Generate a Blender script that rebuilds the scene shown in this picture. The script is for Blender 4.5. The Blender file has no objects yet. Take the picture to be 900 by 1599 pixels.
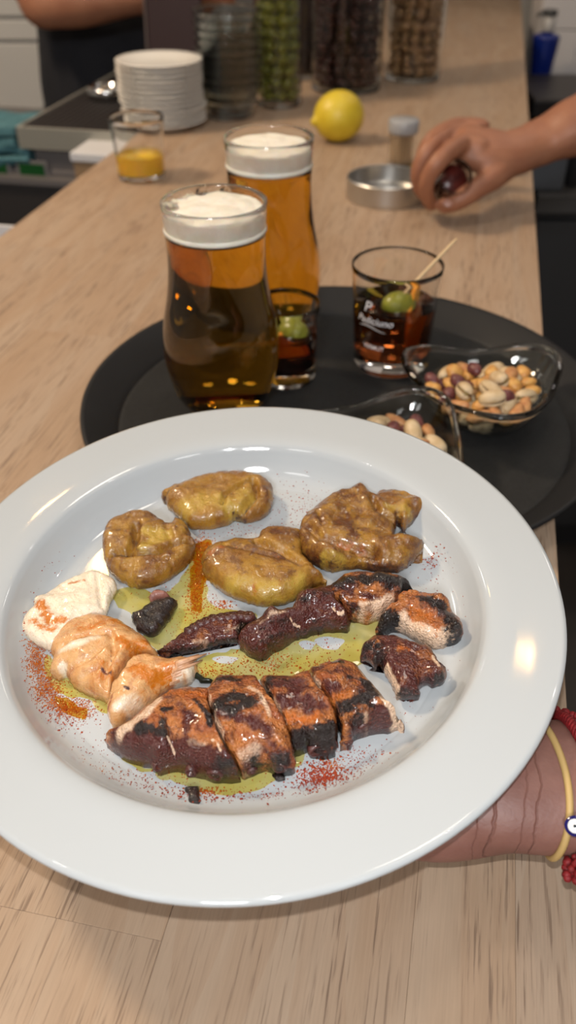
import bpy, bmesh, math, random
import numpy as np
from mathutils import Vector, Matrix, noise
from mathutils.geometry import delaunay_2d_cdt

random.seed(7)
SC = bpy.context.scene
COL = SC.collection
PI = math.pi

# ------------------------------------------------------------------ camera
F_PX, PITCH, CAM_H = 1320.0, math.radians(38.0), 0.35      # the counter top is z = 0
cam_data = bpy.data.cameras.new('camera')
cam_data.sensor_fit = 'VERTICAL'
cam_data.sensor_height = 36.0
cam_data.lens = 36.0 * F_PX / 1599.0
cam_data.clip_start, cam_data.clip_end = 0.01, 50
cam_data.dof.use_dof = True
cam_data.dof.focus_distance = 0.385
cam_data.dof.aperture_fstop = 8.0
cam = bpy.data.objects.new('camera', cam_data)
COL.objects.link(cam)
cam.location = (0, 0, CAM_H)
cam.rotation_euler = (PI / 2 - PITCH, 0, 0)
SC.camera = cam

# ------------------------------------------------------------------ world, lamps, exposure
world = bpy.data.worlds.new('world')
world.use_nodes = True
world.node_tree.nodes['Background'].inputs[0].default_value = (1.0, 0.97, 0.94, 1)
world.node_tree.nodes['Background'].inputs[1].default_value = 0.25
SC.world = world
SC.view_settings.view_transform = 'Standard'
SC.view_settings.look = 'None'
SC.view_settings.gamma = 1.0
SC.view_settings.use_curve_mapping = False
SC.view_settings.exposure = -0.48

def area(name, loc, size, watt, color, aim=None, size_y=None):
    d = bpy.data.lights.new(name, 'AREA')
    d.shape = 'DISK' if size_y is None else 'RECTANGLE'
    d.size = size
    if size_y is not None:
        d.size_y = size_y
    d.energy = watt
    d.color = color
    o = bpy.data.objects.new(name, d)
    COL.objects.link(o)
    o.location = loc
    if aim is not None:
        o.rotation_euler = (Vector(aim) - Vector(loc)).to_track_quat('-Z', 'Y').to_euler()
    return o

# the phone's own flash, just above its lens: cool, small and hard
area('phone_flash', (0.0, 0.024 * math.sin(PITCH), CAM_H + 0.024 * math.cos(PITCH)), 0.007, 1.35, (0.95, 0.98, 1.0), (0.0, 0.024 * math.sin(PITCH) + math.cos(PITCH), CAM_H + 0.024 * math.cos(PITCH) - math.sin(PITCH)))
area('room_and_fill_light', (-1.3, 1.05, 1.70), 0.35, 50, (1.0, 0.78, 0.54), (0.0, 0.9, 0))
area('room_and_fill_light', (0.9, -1.6, 1.70), 0.5, 6, (1.0, 0.98, 0.96))  # unseen fill, added to brighten the room behind the camera
area('room_and_fill_light', (-1.1, -1.6, 1.70), 0.5, 6, (1.0, 0.98, 0.96))  # its pair, also added for fill and reflections in the glass
area('front_fill_light', (-0.25, -1.35, 1.25), 0.35, 26, (0.98, 0.99, 1.0), (0.0, 0.3, 0.0))  # added frontal fill behind the camera, evens the light on the plate
area('room_and_fill_light', (0.25, 0.75, 1.70), 0.3, 5, (1.0, 0.90, 0.78))  # added overhead to brighten the middle of the counter
area('room_and_fill_light', (0.4, 2.4, 1.70), 0.35, 2.5, (1.0, 0.9, 0.78))
area('warm_pendant_light', (-0.65, 1.71, 1.70), 0.10, 1.2, (1.0, 0.60, 0.22), None, 0.03)
area('warm_pendant_light', (0.40, 1.37, 1.70), 0.018, 0.3, (1.0, 0.60, 0.22), None, 0.045)
area('room_and_fill_light', (-1.4, 1.9, 1.70), 0.3, 5, (1.0, 0.95, 0.9))  # added to brighten the white cupboard at the left
area('room_and_fill_light', (1.3, 1.9, 1.70), 0.3, 5, (1.0, 0.95, 0.9))  # added to brighten the tiled wall at the right
for sx, sy in ((0.45, 2.05), (-0.80, 0.35), (0.62, 0.30), (0.85, 1.1), (-0.75, 2.4)):  # white spots; the pair near the front is added for sharp glints
    area('white_spot_light', (sx, sy, 1.70), 0.05, 0.9, (1.0, 0.97, 0.94))

# ------------------------------------------------------------------ photograph <-> place
CP, SP = math.cos(PITCH), math.sin(PITCH)

def ray(px, py):
    x, y = (px - 450.0) / F_PX, (800.0 - py) / F_PX
    return Vector((x, CP + y * SP, -SP + y * CP))

def at(px, py, z=0.0):
    r = ray(px, py)
    t = (z - CAM_H) / r.z
    return Vector((0, 0, CAM_H)) + r * t

def at_y(px, py, y):
    r = ray(px, py)
    return Vector((0, 0, CAM_H)) + r * (y / r.y)

def height_at(x, y, py):
    k = (800.0 - py) / F_PX                # z of the point over (x, y) that shows on row py
    return CAM_H + y * (-SP + k * CP) / (CP + k * SP)

def scale_at(p):
    return F_PX / (p[1] * CP + (CAM_H - p[2]) * SP)

# ------------------------------------------------------------------ object helpers
def tag(o, label=None, cat=None, group=None, kind=None):
    if label: o['label'] = label
    if cat: o['category'] = cat
    if group: o['group'] = group
    if kind: o['kind'] = kind
    return o

def empty(name, loc=(0, 0, 0), rot=(0, 0, 0)):
    o = bpy.data.objects.new(name, None)
    o.empty_display_size = 0.02
    COL.objects.link(o)
    o.location = loc
    o.rotation_euler = rot
    return o

def mesh_obj(name, verts, faces, m, parent=None, smooth=True, loc=None, rot=None):
    me = bpy.data.meshes.new(name)
    me.from_pydata([tuple(v) for v in verts], [], faces)
    me.validate()
    if smooth:
        me.polygons.foreach_set('use_smooth', [True] * len(me.polygons))
    if m is not None:
        me.materials.append(m)
    o = bpy.data.objects.new(name, me)
    COL.objects.link(o)
    if parent is not None: o.parent = parent
    if loc is not None: o.location = loc
    if rot is not None: o.rotation_euler = rot
    return o

def fix_normals(o):
    bm = bmesh.new(); bm.from_mesh(o.data)
    bmesh.ops.recalc_face_normals(bm, faces=bm.faces)
    bm.to_mesh(o.data); bm.free()
    return o

def copy_tree(o, parent=None):
    c = o.copy()
    COL.objects.link(c)
    if parent is not None: c.parent = parent
    for ch in list(o.children):
        copy_tree(ch, c)
    return c

class MB:
    def __init__(self):
        self.v, self.f = [], []

    def add(self, vs, fs):
        b = len(self.v)
        self.v += [Vector(p) for p in vs]
        self.f += [tuple(i + b for i in q) for q in fs]
        return self

    def box(self, x0, x1, y0, y1, z0, z1, M=None):
        vs = [(x, y, z) for z in (z0, z1) for y in (y0, y1) for x in (x0, x1)]
        if M is not None: vs = [M @ Vector(p) for p in vs]
        return self.add(vs, [(0, 2, 3, 1), (4, 5, 7, 6), (0, 1, 5, 4), (2, 6, 7, 3), (0, 4, 6, 2), (1, 3, 7, 5)])

    def lathe(self, prof, seg=48, M=None, warp=None):
        vs, rings = [], []
        for (r, z) in prof:
            if r < 1e-6:
                rings.append([len(vs)]); vs.append((0, 0, z))
            else:
                ring = []
                for k in range(seg):
                    a = 2 * PI * k / seg
                    rr = r * (warp(a, z) if warp else 1)
                    ring.append(len(vs)); vs.append((rr * math.cos(a), rr * math.sin(a), z))
                rings.append(ring)
        fs = []
        for A, B in zip(rings[:-1], rings[1:]):
            for k in range(seg):
                k2 = (k + 1) % seg
                if len(A) == 1 and len(B) == 1: continue
                if len(A) == 1: fs.append((A[0], B[k], B[k2]))
                elif len(B) == 1: fs.append((A[k], B[0], A[k2]))
                else: fs.append((A[k], B[k], B[k2], A[k2]))
        if M is not None: vs = [M @ Vector(p) for p in vs]
        return self.add(vs, fs)

    def tube(self, pts, rad, seg=10, flat=1.0, up=None, closed=False):
        """A tube along pts; rad a number or one per point; flat squeezes it along the second frame axis."""
        pts = [Vector(p) for p in pts]
        n = len(pts)
        rads = rad if isinstance(rad, (list, tuple)) else [rad] * n
        vs, fs, rings = [], [], []
        ref = Vector(up) if up is not None else None
        prev = None
        for i, p in enumerate(pts):
            if closed: t = pts[(i + 1) % n] - pts[i - 1]
            else: t = pts[min(i + 1, n - 1)] - pts[max(i - 1, 0)]
            t.normalize()
            if ref is not None: a = ref - t * ref.dot(t)
            elif prev is not None: a = prev - t * prev.dot(t)
            else: a = t.orthogonal()
            if a.length < 1e-6: a = t.orthogonal()
            a.normalize(); prev = a
            b = t.cross(a)
            r = rads[i]
            fl = flat[i] if isinstance(flat, (list, tuple)) else flat
            ring = []
            for k in range(seg):
                g = 2 * PI * k / seg
                ring.append(len(vs)); vs.append(p + a * (r * fl * math.sin(g)) + b * (r * math.cos(g)))
            rings.append(ring)
        pairs = list(zip(rings[:-1], rings[1:]))
        if closed: pairs.append((rings[-1], rings[0]))
        for A, B in pairs:
            for k in range(seg):
                k2 = (k + 1) % seg
                fs.append((A[k], A[k2], B[k2], B[k]))
        if not closed:
            fs.append(tuple(reversed(rings[0]))); fs.append(tuple(rings[-1]))
        return self.add(vs, fs)

    def ball(self, c, r, seg=16, rings=10, M=None):
        rx, ry, rz = r if isinstance(r, (tuple, list)) else (r, r, r)
        prof = [(math.sin(PI * i / rings), -math.cos(PI * i / rings)) for i in range(rings + 1)]
        prof[0] = (0, -1); prof[-1] = (0, 1)
        T = Matrix.Translation(c) @ (M if M is not None else Matrix.Identity(4)) @ Matrix.Diagonal((rx, ry, rz, 1))
        return self.lathe(prof, seg, T)

    def build(self, name, m, parent=None, smooth=True, loc=None, rot=None):
        o = mesh_obj(name, self.v, self.f, m, parent, smooth, loc, rot)
        return fix_normals(o)

def bevel(o, w, seg=2):
    md = o.modifiers.new('bevel', 'BEVEL')
    md.width, md.segments, md.limit_method = w, seg, 'ANGLE'
    return o

def smooth_by_angle(o, deg=40):
    bm = bmesh.new(); bm.from_mesh(o.data)
    for e in bm.edges:
        if len(e.link_faces) == 2 and e.calc_face_angle(0) > math.radians(deg): e.smooth = False
    bm.to_mesh(o.data); bm.free()
    return o

# ------------------------------------------------------------------ material helpers
class Mat:
    def __init__(self, name):
        self.m = bpy.data.materials.new(name)
        self.m.use_nodes = True
        self.t = self.m.node_tree
        self.b = self.t.nodes['Principled BSDF']

    def node(self, kind, **kw):
        n = self.t.nodes.new(kind)
        for k, v in kw.items(): setattr(n, k, v)
        return n

    def link(self, a, b):
        self.t.links.new(a, b)

    def put(self, sock, v):
        if hasattr(v, 'links'): self.link(v, sock)
        else: sock.default_value = v

    def set(self, **kw):
        names = dict(color='Base Color', rough='Roughness', metal='Metallic', trans='Transmission Weight', ior='IOR', coat='Coat Weight',
                     coat_rough='Coat Roughness', spec='Specular IOR Level', sss='Subsurface Weight', emit='Emission Color', emit_s='Emission Strength', alpha='Alpha', sheen='Sheen Weight')
        for k, v in kw.items():
            if isinstance(v, tuple) and len(v) == 3: v = v + (1,)
            self.put(self.b.inputs[names[k]], v)
        return self

    def coords(self, scale=(1, 1, 1), kind='Object', rnd=False):
        tc = self.node('ShaderNodeTexCoord')
        mp = self.node('ShaderNodeMapping')
        mp.inputs['Scale'].default_value = scale
        self.link(tc.outputs[kind], mp.inputs['Vector'])
        if rnd:
            oi = self.node('ShaderNodeObjectInfo')
            mu = self.node('ShaderNodeMath', operation='MULTIPLY'); mu.inputs[1].default_value = 37.0
            self.link(oi.outputs['Random'], mu.inputs[0]); self.link(mu.outputs[0], mp.inputs['Location'])
        return mp.outputs[0]

    def noise(self, vec, scale, detail=3, rough=0.55, dist=0.0):
        n = self.node('ShaderNodeTexNoise')
        n.inputs['Scale'].default_value = scale; n.inputs['Detail'].default_value = detail
        n.inputs['Roughness'].default_value = rough; n.inputs['Distortion'].default_value = dist
        if vec is not None: self.link(vec, n.inputs['Vector'])
        return n.outputs['Fac']

    def voronoi(self, vec, scale, feature='F1'):
        n = self.node('ShaderNodeTexVoronoi', feature=feature)
        n.inputs['Scale'].default_value = scale
        if vec is not None: self.link(vec, n.inputs['Vector'])
        return n.outputs['Distance']

    def rng(self, v, a, b, lo=0.0, hi=1.0, smooth=True):
        n = self.node('ShaderNodeMapRange')
        if smooth: n.interpolation_type = 'SMOOTHSTEP'
        n.inputs['From Min'].default_value = a; n.inputs['From Max'].default_value = b
        n.inputs['To Min'].default_value = lo; n.inputs['To Max'].default_value = hi
        self.link(v, n.inputs['Value'])
        return n.outputs['Result']

    def math(self, op, a, b=0.0):
        n = self.node('ShaderNodeMath', operation=op)
        self.put(n.inputs[0], a); self.put(n.inputs[1], b)
        return n.outputs[0]

    def mix(self, fac, a, b, blend='MIX'):
        n = self.node('ShaderNodeMix', data_type='RGBA', blend_type=blend)
        self.put(n.inputs['Factor'], fac)
        for s, v in ((n.inputs[6], a), (n.inputs[7], b)):
            if isinstance(v, tuple) and len(v) == 3: v = v + (1,)
            self.put(s, v)
        return n.outputs[2]

    def bump(self, h, strength=0.3, dist=0.001):
        n = self.node('ShaderNodeBump')
        n.inputs['Strength'].default_value = strength; n.inputs['Distance'].default_value = dist
        self.link(h, n.inputs['Height']); self.link(n.outputs[0], self.b.inputs['Normal'])
        return self

    def attr(self, name):
        n = self.node('ShaderNodeAttribute'); n.attribute_name = name
        return n

def plain(name, color, rough=0.5, **kw):
    M = Mat(name).set(color=color, rough=rough, **kw)
    return M.m

def mottled(name, c1, c2, scale=30, rough=0.5, bump=0.0, bscale=200, bdist=0.0005, rnd=False, **kw):
    M = Mat(name)
    v = M.coords(rnd=rnd)
    f = M.rng(M.noise(v, scale, 4), 0.35, 0.65)
    M.set(color=M.mix(f, c1, c2), rough=rough, **kw)
    if bump: M.bump(M.noise(v, bscale, 3), bump, bdist)
    return M.m

def glass(name, color=(1, 1, 1), ior=1.45, rough=0.0):
    return Mat(name).set(color=color, rough=rough, trans=1.0, ior=ior).m

def wood_mat():
    M = Mat('oak_wood')
    v = M.coords(rnd=True)
    def stretched(sx, sy, scale, detail, dist=0.0):
        mp = M.node('ShaderNodeMapping'); mp.inputs['Scale'].default_value = (sx, sy, sx)
        M.link(v, mp.inputs['Vector'])
        return M.noise(mp.outputs[0], scale, detail, 0.6, dist)
    broad = stretched(14, 1.6, 1.0, 3, 1.2)
    wave = M.math('FRACT', M.math('MULTIPLY', stretched(9, 0.9, 1.0, 2, 0.5), 16.0))
    rings = M.rng(wave, 0.0, 1.0)
    pores = M.math('MULTIPLY', M.rng(stretched(620, 26, 1.0, 3), 0.52, 0.66), M.rng(stretched(60, 7, 1.0, 2), 0.30, 0.62))
    fine = stretched(1300, 40, 1.0, 3)
    oi = M.node('ShaderNodeObjectInfo')
    base = M.mix(oi.outputs['Random'], (0.430, 0.315, 0.222), (0.392, 0.292, 0.212))
    c = M.mix(M.rng(broad, 0.3, 0.7), base, (0.375, 0.255, 0.165))
    c = M.mix(M.math('MULTIPLY', rings, 0.20), c, (0.31, 0.175, 0.095))
    c = M.mix(M.math('MULTIPLY', pores, 0.85), c, (0.165, 0.105, 0.07))
    c = M.mix(M.math('MULTIPLY', M.rng(fine, 0.35, 0.7), 0.16), c, (0.60, 0.42, 0.29))
    knots = M.rng(stretched(17, 8, 1.0, 1), 0.70, 0.78)
    c = M.mix(M.math('MULTIPLY', knots, 0.5), c, (0.24, 0.15, 0.10))
    M.set(color=c, rough=0.55, spec=0.35)
    M.bump(M.math('SUBTRACT', fine, pores), 0.12, 0.0004)
    return M.m

def food_mat(name, base1, base2, pale, red, char, spice, bscale=420, bump=0.5, rough=0.3, sss=0.0, speck=0.0, mott=0.45, pimple=0.0):
    M = Mat(name)
    v = M.coords()
    at_ = M.attr('paint')
    sep = M.node('ShaderNodeSeparateColor'); M.link(at_.outputs['Color'], sep.inputs[0])
    sp = M.attr('spice')
    n1, n2, n3 = M.noise(v, 95, 6, 0.66, 0.4), M.noise(v, 380, 5, 0.7), M.noise(v, 70, 4, 0.65, 0.8)
    n4 = M.noise(v, 135, 5, 0.66, 0.5)
    halo = M.math('MULTIPLY', sep.outputs[0], 0.80)
    def f(a, n, k=1.1, lo=0.38, hi=0.62):
        return M.rng(M.math('ADD', a, M.math('MULTIPLY', M.math('SUBTRACT', n, 0.5), k)), lo, hi)
    c = M.mix(M.rng(n3, 0.36, 0.64), base1, base2)
    c = M.mix(M.math('MULTIPLY', M.rng(n4, 0.5, 0.72), mott), c, red)
    c = M.mix(f(M.math('MAXIMUM', sep.outputs[1], halo), n4, 1.9, 0.28, 0.85), c, red)
    c = M.mix(f(sep.outputs[2], n1, 0.9, 0.3, 0.7), c, pale)
    c = M.mix(f(sp.outputs['Fac'], n2, 1.7, 0.3, 0.8), c, spice)
    c = M.mix(f(sep.outputs[0], M.math('ADD', M.math('MULTIPLY', n2, 0.5), M.math('MULTIPLY', n4, 0.5)), 3.0, 0.42, 1.0), c, char)
    if speck:
        c = M.mix(M.math('MULTIPLY', M.rng(M.noise(v, 900, 2), 0.64, 0.70), speck), c, spice)
    M.set(color=c, rough=M.rng(n2, 0.3, 0.7, rough * 0.5, rough * 1.4), coat=0.45, coat_rough=0.08)
    if sss:
        M.set(sss=sss); M.b.inputs['Subsurface Radius'].default_value = (0.003, 0.0012, 0.0006)
    h = M.math('ADD', M.math('MULTIPLY', M.noise(v, bscale, 4, 0.7), 0.38), M.math('MULTIPLY', n1, 1.3))
    h = M.math('ADD', h, M.math('MULTIPLY', sep.outputs[0], M.math('MULTIPLY', n2, 0.6)))
    if pimple:
        h = M.math('SUBTRACT', h, M.math('MULTIPLY', M.rng(M.voronoi(v, 820), 0.0, 0.7), pimple))
    M.bump(h, bump, 0.0022)
    return M.m

MT = {}
MT['oak'] = wood_mat()
MT['porcelain'] = plain('white_porcelain', (0.46, 0.482, 0.495), 0.06)
MT['saucer'] = plain('white_saucer_porcelain', (0.80, 0.77, 0.72), 0.2)
MT['glass'] = glass('clear_glass')
MT['jar_glass'] = glass('jar_glass', (0.97, 0.99, 0.98), 1.3)
MT['green_glass'] = glass('thick_glass', (0.93, 0.98, 0.98))
MT['beer'] = glass('beer_liquid', (0.88, 0.46, 0.035), 1.34)
MT['beer_b'] = MT['beer']
MT['vermouth'] = glass('vermouth_liquid', (0.34, 0.085, 0.018), 1.34)
MT['foam'] = mottled('beer_foam', (0.86, 0.80, 0.70), (0.80, 0.72, 0.60), 90, 0.8, 0.5, 700, 0.001, sss=0.15)
MT['juice'] = plain('orange_juice', (0.92, 0.54, 0.03), 0.25, sss=0.2)
MT['tray'] = mottled('black_tray_rubber', (0.014, 0.0135, 0.013), (0.018, 0.0175, 0.017), 300, 0.7, 0.25, 1500, 0.0003, spec=0.25)
MT['tray_rim'] = plain('black_tray_edge', (0.010, 0.010, 0.011), 0.55, spec=0.3)
MT['steel'] = Mat('brushed_steel').set(color=(0.55, 0.54, 0.52), rough=0.32, metal=1.0).m
MT['dull_steel'] = Mat('dull_steel').set(color=(0.42, 0.41, 0.39), rough=0.5, metal=0.85).m
MT['black'] = plain('black_plastic', (0.02, 0.02, 0.022), 0.5)
MT['dark_grille'] = plain('dark_grille', (0.020, 0.017, 0.017), 0.7, spec=0.2)

# ------------------------------------------------------------------ the room
def struct(name, mb, m, smooth=False):
    o = mb.build(name, m, None, smooth)
    o['kind'] = 'structure'
    return o

FLOOR_Z, CEIL_Z = -1.05, 1.75
def floor_mat():
    M = Mat('dark_floor')
    v = M.coords()
    M.set(color=M.mix(M.rng(M.noise(v, 6, 4), 0.3, 0.7), (0.050, 0.040, 0.034), (0.070, 0.056, 0.047)), rough=0.55)
    M.bump(M.noise(v, 90, 3), 0.1, 0.001)
    return M.m
wall_m = mottled('off_white_wall', (0.66, 0.63, 0.59), (0.70, 0.67, 0.63), 3, 0.7)
struct('floor', MB().box(-2.6, 3.0, -2.4, 4.2, FLOOR_Z - 0.05, FLOOR_Z), floor_mat())
struct('ceiling', MB().box(-2.6, 3.0, -2.4, 4.2, CEIL_Z, CEIL_Z + 0.05), plain('ceiling_paint', (0.7, 0.68, 0.65), 0.8))
struct('wall_left', MB().box(-2.65, -2.6, -2.4, 4.2, FLOOR_Z, CEIL_Z), wall_m)
struct('wall_right', MB().box(3.0, 3.05, -2.4, 4.2, FLOOR_Z, CEIL_Z), wall_m)
struct('wall_back', MB().box(-2.6, 3.0, 4.2, 4.25, FLOOR_Z, CEIL_Z), wall_m)
struct('wall_front', MB().box(-2.6, 3.0, -2.45, -2.4, FLOOR_Z, CEIL_Z), wall_m)
# tiled white return wall at the right behind the sink bench
wt = mottled('white_wall_tile', (0.58, 0.55, 0.54), (0.62, 0.59, 0.58), 4, 0.45)
wz = height_at(0.95, 2.60, 47)
col = struct('wall_right_return', MB().box(0.675, 3.0, 2.60, 2.70, FLOOR_Z, CEIL_Z), wt)
nx = 0
for r in range(3):
    for c in range(4):
        z0 = wz - 0.30 + 0.302 * r
        t = MB().box(0.677 + c * 0.302, 0.977 + c * 0.302, 2.588, 2.602, z0, z0 + 0.30).build('wall_tile', wt, col, False)
        bevel(t, 0.002)
# ------------------------------------------------------------------ bar counter
BAR_A = math.atan2(0.204, 0.979)
def bar(v, u, z=0.0):
    return Vector((v * math.cos(BAR_A) + u * math.sin(BAR_A), -v * math.sin(BAR_A) + u * math.cos(BAR_A), z))

counter = empty('bar_counter', (0, 0, FLOOR_Z), (0, 0, -BAR_A))
tag(counter, 'long oak stave bar counter running away from the viewer', 'bar counter')
TOPZ = -FLOOR_Z
edges = [-0.522, -0.436, -0.384, -0.294, -0.190, -0.084, 0.016, 0.0575, 0.084]
first_seam = [0.856, 0.30, 0.66, 0.42, 0.150, 0.52, 0.35, 0.62]
rnd = random.Random(3)
for i, (v0, v1) in enumerate(zip(edges[:-1], edges[1:])):
    us = [first_seam[i]]
    while us[0] > -0.6: us.insert(0, us[0] - rnd.uniform(0.38, 0.75))
    while us[-1] < 3.25: us.append(us[-1] + rnd.uniform(0.45, 0.85))
    us[0] = -0.7; us[-1] = 3.3
    us = [us[0]] + [q for q in us[1:-1] if -0.6 < q < 3.2] + [us[-1]]
    for u0, u1 in zip(us[:-1], us[1:]):
        g = 0.00004
        cx, cu = (v0 + v1) / 2, (u0 + u1) / 2
        hx, hu = (v1 - v0) / 2 - g, (u1 - u0) / 2 - g
        s = MB().box(-hx, hx, -hu, hu, -0.036, 0).build('oak_stave', MT['oak'], counter, False, (cx, cu, TOPZ - rnd.uniform(0, 0.00008)))
        bevel(s, 0.00012, 1)
MB().box(-0.50, 0.06, -0.68, 3.28, 0.0, TOPZ - 0.0365).build('bar_body', plain('bar_body_paint', (0.05, 0.046, 0.043), 0.6), counter, False)

# ------------------------------------------------------------------ serving tray
def circle3(a, b, c):
    ax, ay, bx, by, cx, cy = a.x, a.y, b.x, b.y, c.x, c.y
    d = 2 * (ax * (by - cy) + bx * (cy - ay) + cx * (ay - by))
    ux = ((ax*ax+ay*ay)*(by-cy) + (bx*bx+by*by)*(cy-ay) + (cx*cx+cy*cy)*(ay-by)) / d
    uy = ((ax*ax+ay*ay)*(cx-bx) + (bx*bx+by*by)*(ax-cx) + (cx*cx+cy*cy)*(bx-ax)) / d
    return ux, uy, math.hypot(ax - ux, ay - uy)
TX, TY, TR = circle3(at(124.5, 650, 0.022), at(525, 449, 0.022), at(868, 808, 0.022))
tray = empty('serving_tray', (TX, TY, 0)); tag(tray, 'large round black serving tray lying on the oak counter under the drinks', 'tray')
MB().lathe([(0, 0.0), (TR - 0.026, 0.0), (TR - 0.022, 0.001), (TR - 0.024, 0.0052), (TR - 0.03, 0.0045), (0, 0.0045)], 128).build('tray_base', MT['tray'], tray)
MB().lathe([(TR - 0.026, 0.0), (TR - 0.020, 0.0015), (TR - 0.003, 0.019), (TR, 0.0215), (TR - 0.0005, 0.0235), (TR - 0.004, 0.0225), (TR - 0.022, 0.007), (TR - 0.027, 0.0046), (TR - 0.028, 0.002), (TR - 0.026, 0.0)], 128).build('tray_rim', MT['tray_rim'], tray)
TZ = 0.0046

# ------------------------------------------------------------------ beer glasses
def wall_profile(outer, t_wall, t_base, z_liq=None):
    """outer (r, z) from the base to the rim -> closed glass profile, and the inner profile for what is poured in."""
    inner = [(max(r - t_wall, 0.0005), z) for r, z in outer if z >= t_base]
    return inner

def interp_r(prof, z):
    for (r0, z0), (r1, z1) in zip(prof[:-1], prof[1:]):
        if z0 <= z <= z1 and z1 > z0:
            return r0 + (r1 - r0) * (z - z0) / (z1 - z0)
    return prof[-1][0]

def refine(prof, n=60):
    """Catmull-Rom through the profile's points."""
    out = []
    P = [Vector((r, z, 0)) for r, z in prof]
    P = [P[0] * 2 - P[1]] + P + [P[-1] * 2 - P[-2]]
    per = max(2, n // (len(prof) - 1))
    for i in range(1, len(P) - 2):
        for k in range(per):
            t = k / per
            a, b, c, d = P[i - 1], P[i], P[i + 1], P[i + 2]
            q = 0.5 * (2 * b + (c - a) * t + (2 * a - 5 * b + 4 * c - d) * t * t + (3 * b - a - 3 * c + d) * t ** 3)
            out.append((max(q.x, 0.0002), q.y))
    out.append(prof[-1])
    return out

def vessel(name, outer, t_wall, t_base, m, parent, seg=64):
    """Glass with a thick base; returns the inner wall's (r, z) list."""
    inner = [(interp_r(outer, z) - t_wall, z) for z in [t_base + (outer[-1][1] - t_base) * k / 40 for k in range(41)]]
    rim_r, rim_z = outer[-1]
    prof = [(0, outer[0][1])] + outer + [(rim_r - t_wall * 0.5, rim_z + t_wall * 0.35)] + list(reversed(inner)) + [(inner[0][0] * 0.8, t_base * 0.9), (0, t_base * 0.85)]
    MB().lathe(prof, seg).build(name, m, parent)
    return inner

BEER_OUT = refine([(0.0220, 0.0), (0.0285, 0.0035), (0.0365, 0.016), (0.0420, 0.036), (0.0435, 0.054), (0.0415, 0.074), (0.0370, 0.096), (0.0348, 0.116), (0.0348, 0.136), (0.0362, 0.160)], 54)

def make_beer(loc, label, foam_bot, foam_top, seed):
    r = empty('beer_glass', loc, (0, 0, seed))
    tag(r, label, 'glass of beer')
    inner = vessel('glass', BEER_OUT, 0.0017, 0.010, MT['glass'], r)
    liq = [(a + 0.0002, z) for a, z in inner if z < foam_bot]
    rt = interp_r(inner, foam_bot) + 0.0002
    MB().lathe([(0, 0.0088)] + [(liq[0][0] * 0.8, 0.0092)] + liq + [(rt, foam_bot), (0, foam_bot)], 64).build('beer', MT['beer'], r)
    rr = random.Random(seed * 10)
    fr = interp_r(inner, foam_top)
    prof = [(0, foam_bot + 0.0002), (rt - 0.0001, foam_bot + 0.0002), (interp_r(inner, (foam_bot + foam_top) / 2) + 0.0001, (foam_bot + foam_top) / 2), (fr + 0.0001, foam_top - 0.001),
            (fr * 0.97, foam_top + 0.0005), (fr * 0.82, foam_top + 0.0018), (fr * 0.6, foam_top + 0.003), (fr * 0.3, foam_top + 0.0036), (0, foam_top + 0.0038)]
    fo = MB().lathe(refine(prof[:4], 12)[:-1] + refine(prof[3:], 30), 64).build('foam', MT['foam'], r)
    for v in fo.data.vertices:
        if v.co.z > foam_top:
            n = noise.noise(v.co * 90 + Vector((seed, 0, 0))) * 0.0018 + noise.noise(v.co * 300) * 0.0006
            v.co.z += n
    return r, fr

b1 = at(351, 634, TZ)
B1, fr1 = make_beer(b1, 'front beer glass on the tray, nearest the plate, with bubbles over its foam', 0.139, 0.1545, 0.4)
bubble_me = None
rr = random.Random(5)
for k in range(26):
    a = rr.uniform(1.3, 3.4)
    q = fr1 * rr.uniform(0.75, 0.98)
    rad = rr.uniform(0.0016, 0.0042)
    bb = MB().lathe([(0, -1), (0.55, -0.83), (0.9, -0.42), (1, 0), (0.9, 0.42), (0.55, 0.83), (0, 1)], 12, Matrix.Diagonal((rad, rad, rad * 0.9, 1))) 
    o = bb.build('foam_bubble', None, B1, True, (q * math.cos(a - 0.4), q * math.sin(a - 0.4), 0.1555 + rad * 0.35))
    o.data.materials.append(MT['glass_bubble'] if 'glass_bubble' in MT else MT.setdefault('glass_bubble', glass('soap_bubble', (1, 1, 1), 1.06)))
b2 = at(424, 515, TZ)
B2, fr2 = make_beer(b2, 'rear beer glass, standing behind the other beer at the far edge of the tray', 0.137, 0.153, 1.9)
B2.scale = (1, 1, 1.045)

# ------------------------------------------------------------------ vermouth glasses
VERM_OUT = refine([(0.0275, 0.0), (0.0300, 0.002), (0.0312, 0.008), (0.0322, 0.025), (0.0342, 0.055), (0.0366, 0.088)], 36)
def make_vermouth(loc, label, level, rz, prof=None):
    prof = prof or VERM_OUT
    r = empty('vermouth_glass', loc, (0, 0, rz))
    tag(r, label, 'glass')
    inner = vessel('glass', prof, 0.0012, 0.015, MT['glass'], r)
    liq = [(a + 0.0002, z) for a, z in inner if z < level]
    MB().lathe([(0, 0.0132), (liq[0][0] * 0.8, 0.0138)] + liq + [(interp_r(inner, level) + 0.0002, level), (0, level)], 64).build('vermouth', MT['vermouth'], r)
    return r
v1 = at(609, 567, TZ)
V1 = make_vermouth(v1, 'glass of dark red vermouth with white lettering, right of the two beers', 0.056, 0)
v2 = at(447, 588, TZ)
V2 = make_vermouth(v2, 'glass of red vermouth half hidden behind the front beer', 0.042, 1.0, refine([(0.0225, 0.0), (0.0240, 0.0015), (0.0245, 0.008), (0.0250, 0.030), (0.0270, 0.066)], 30))

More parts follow.
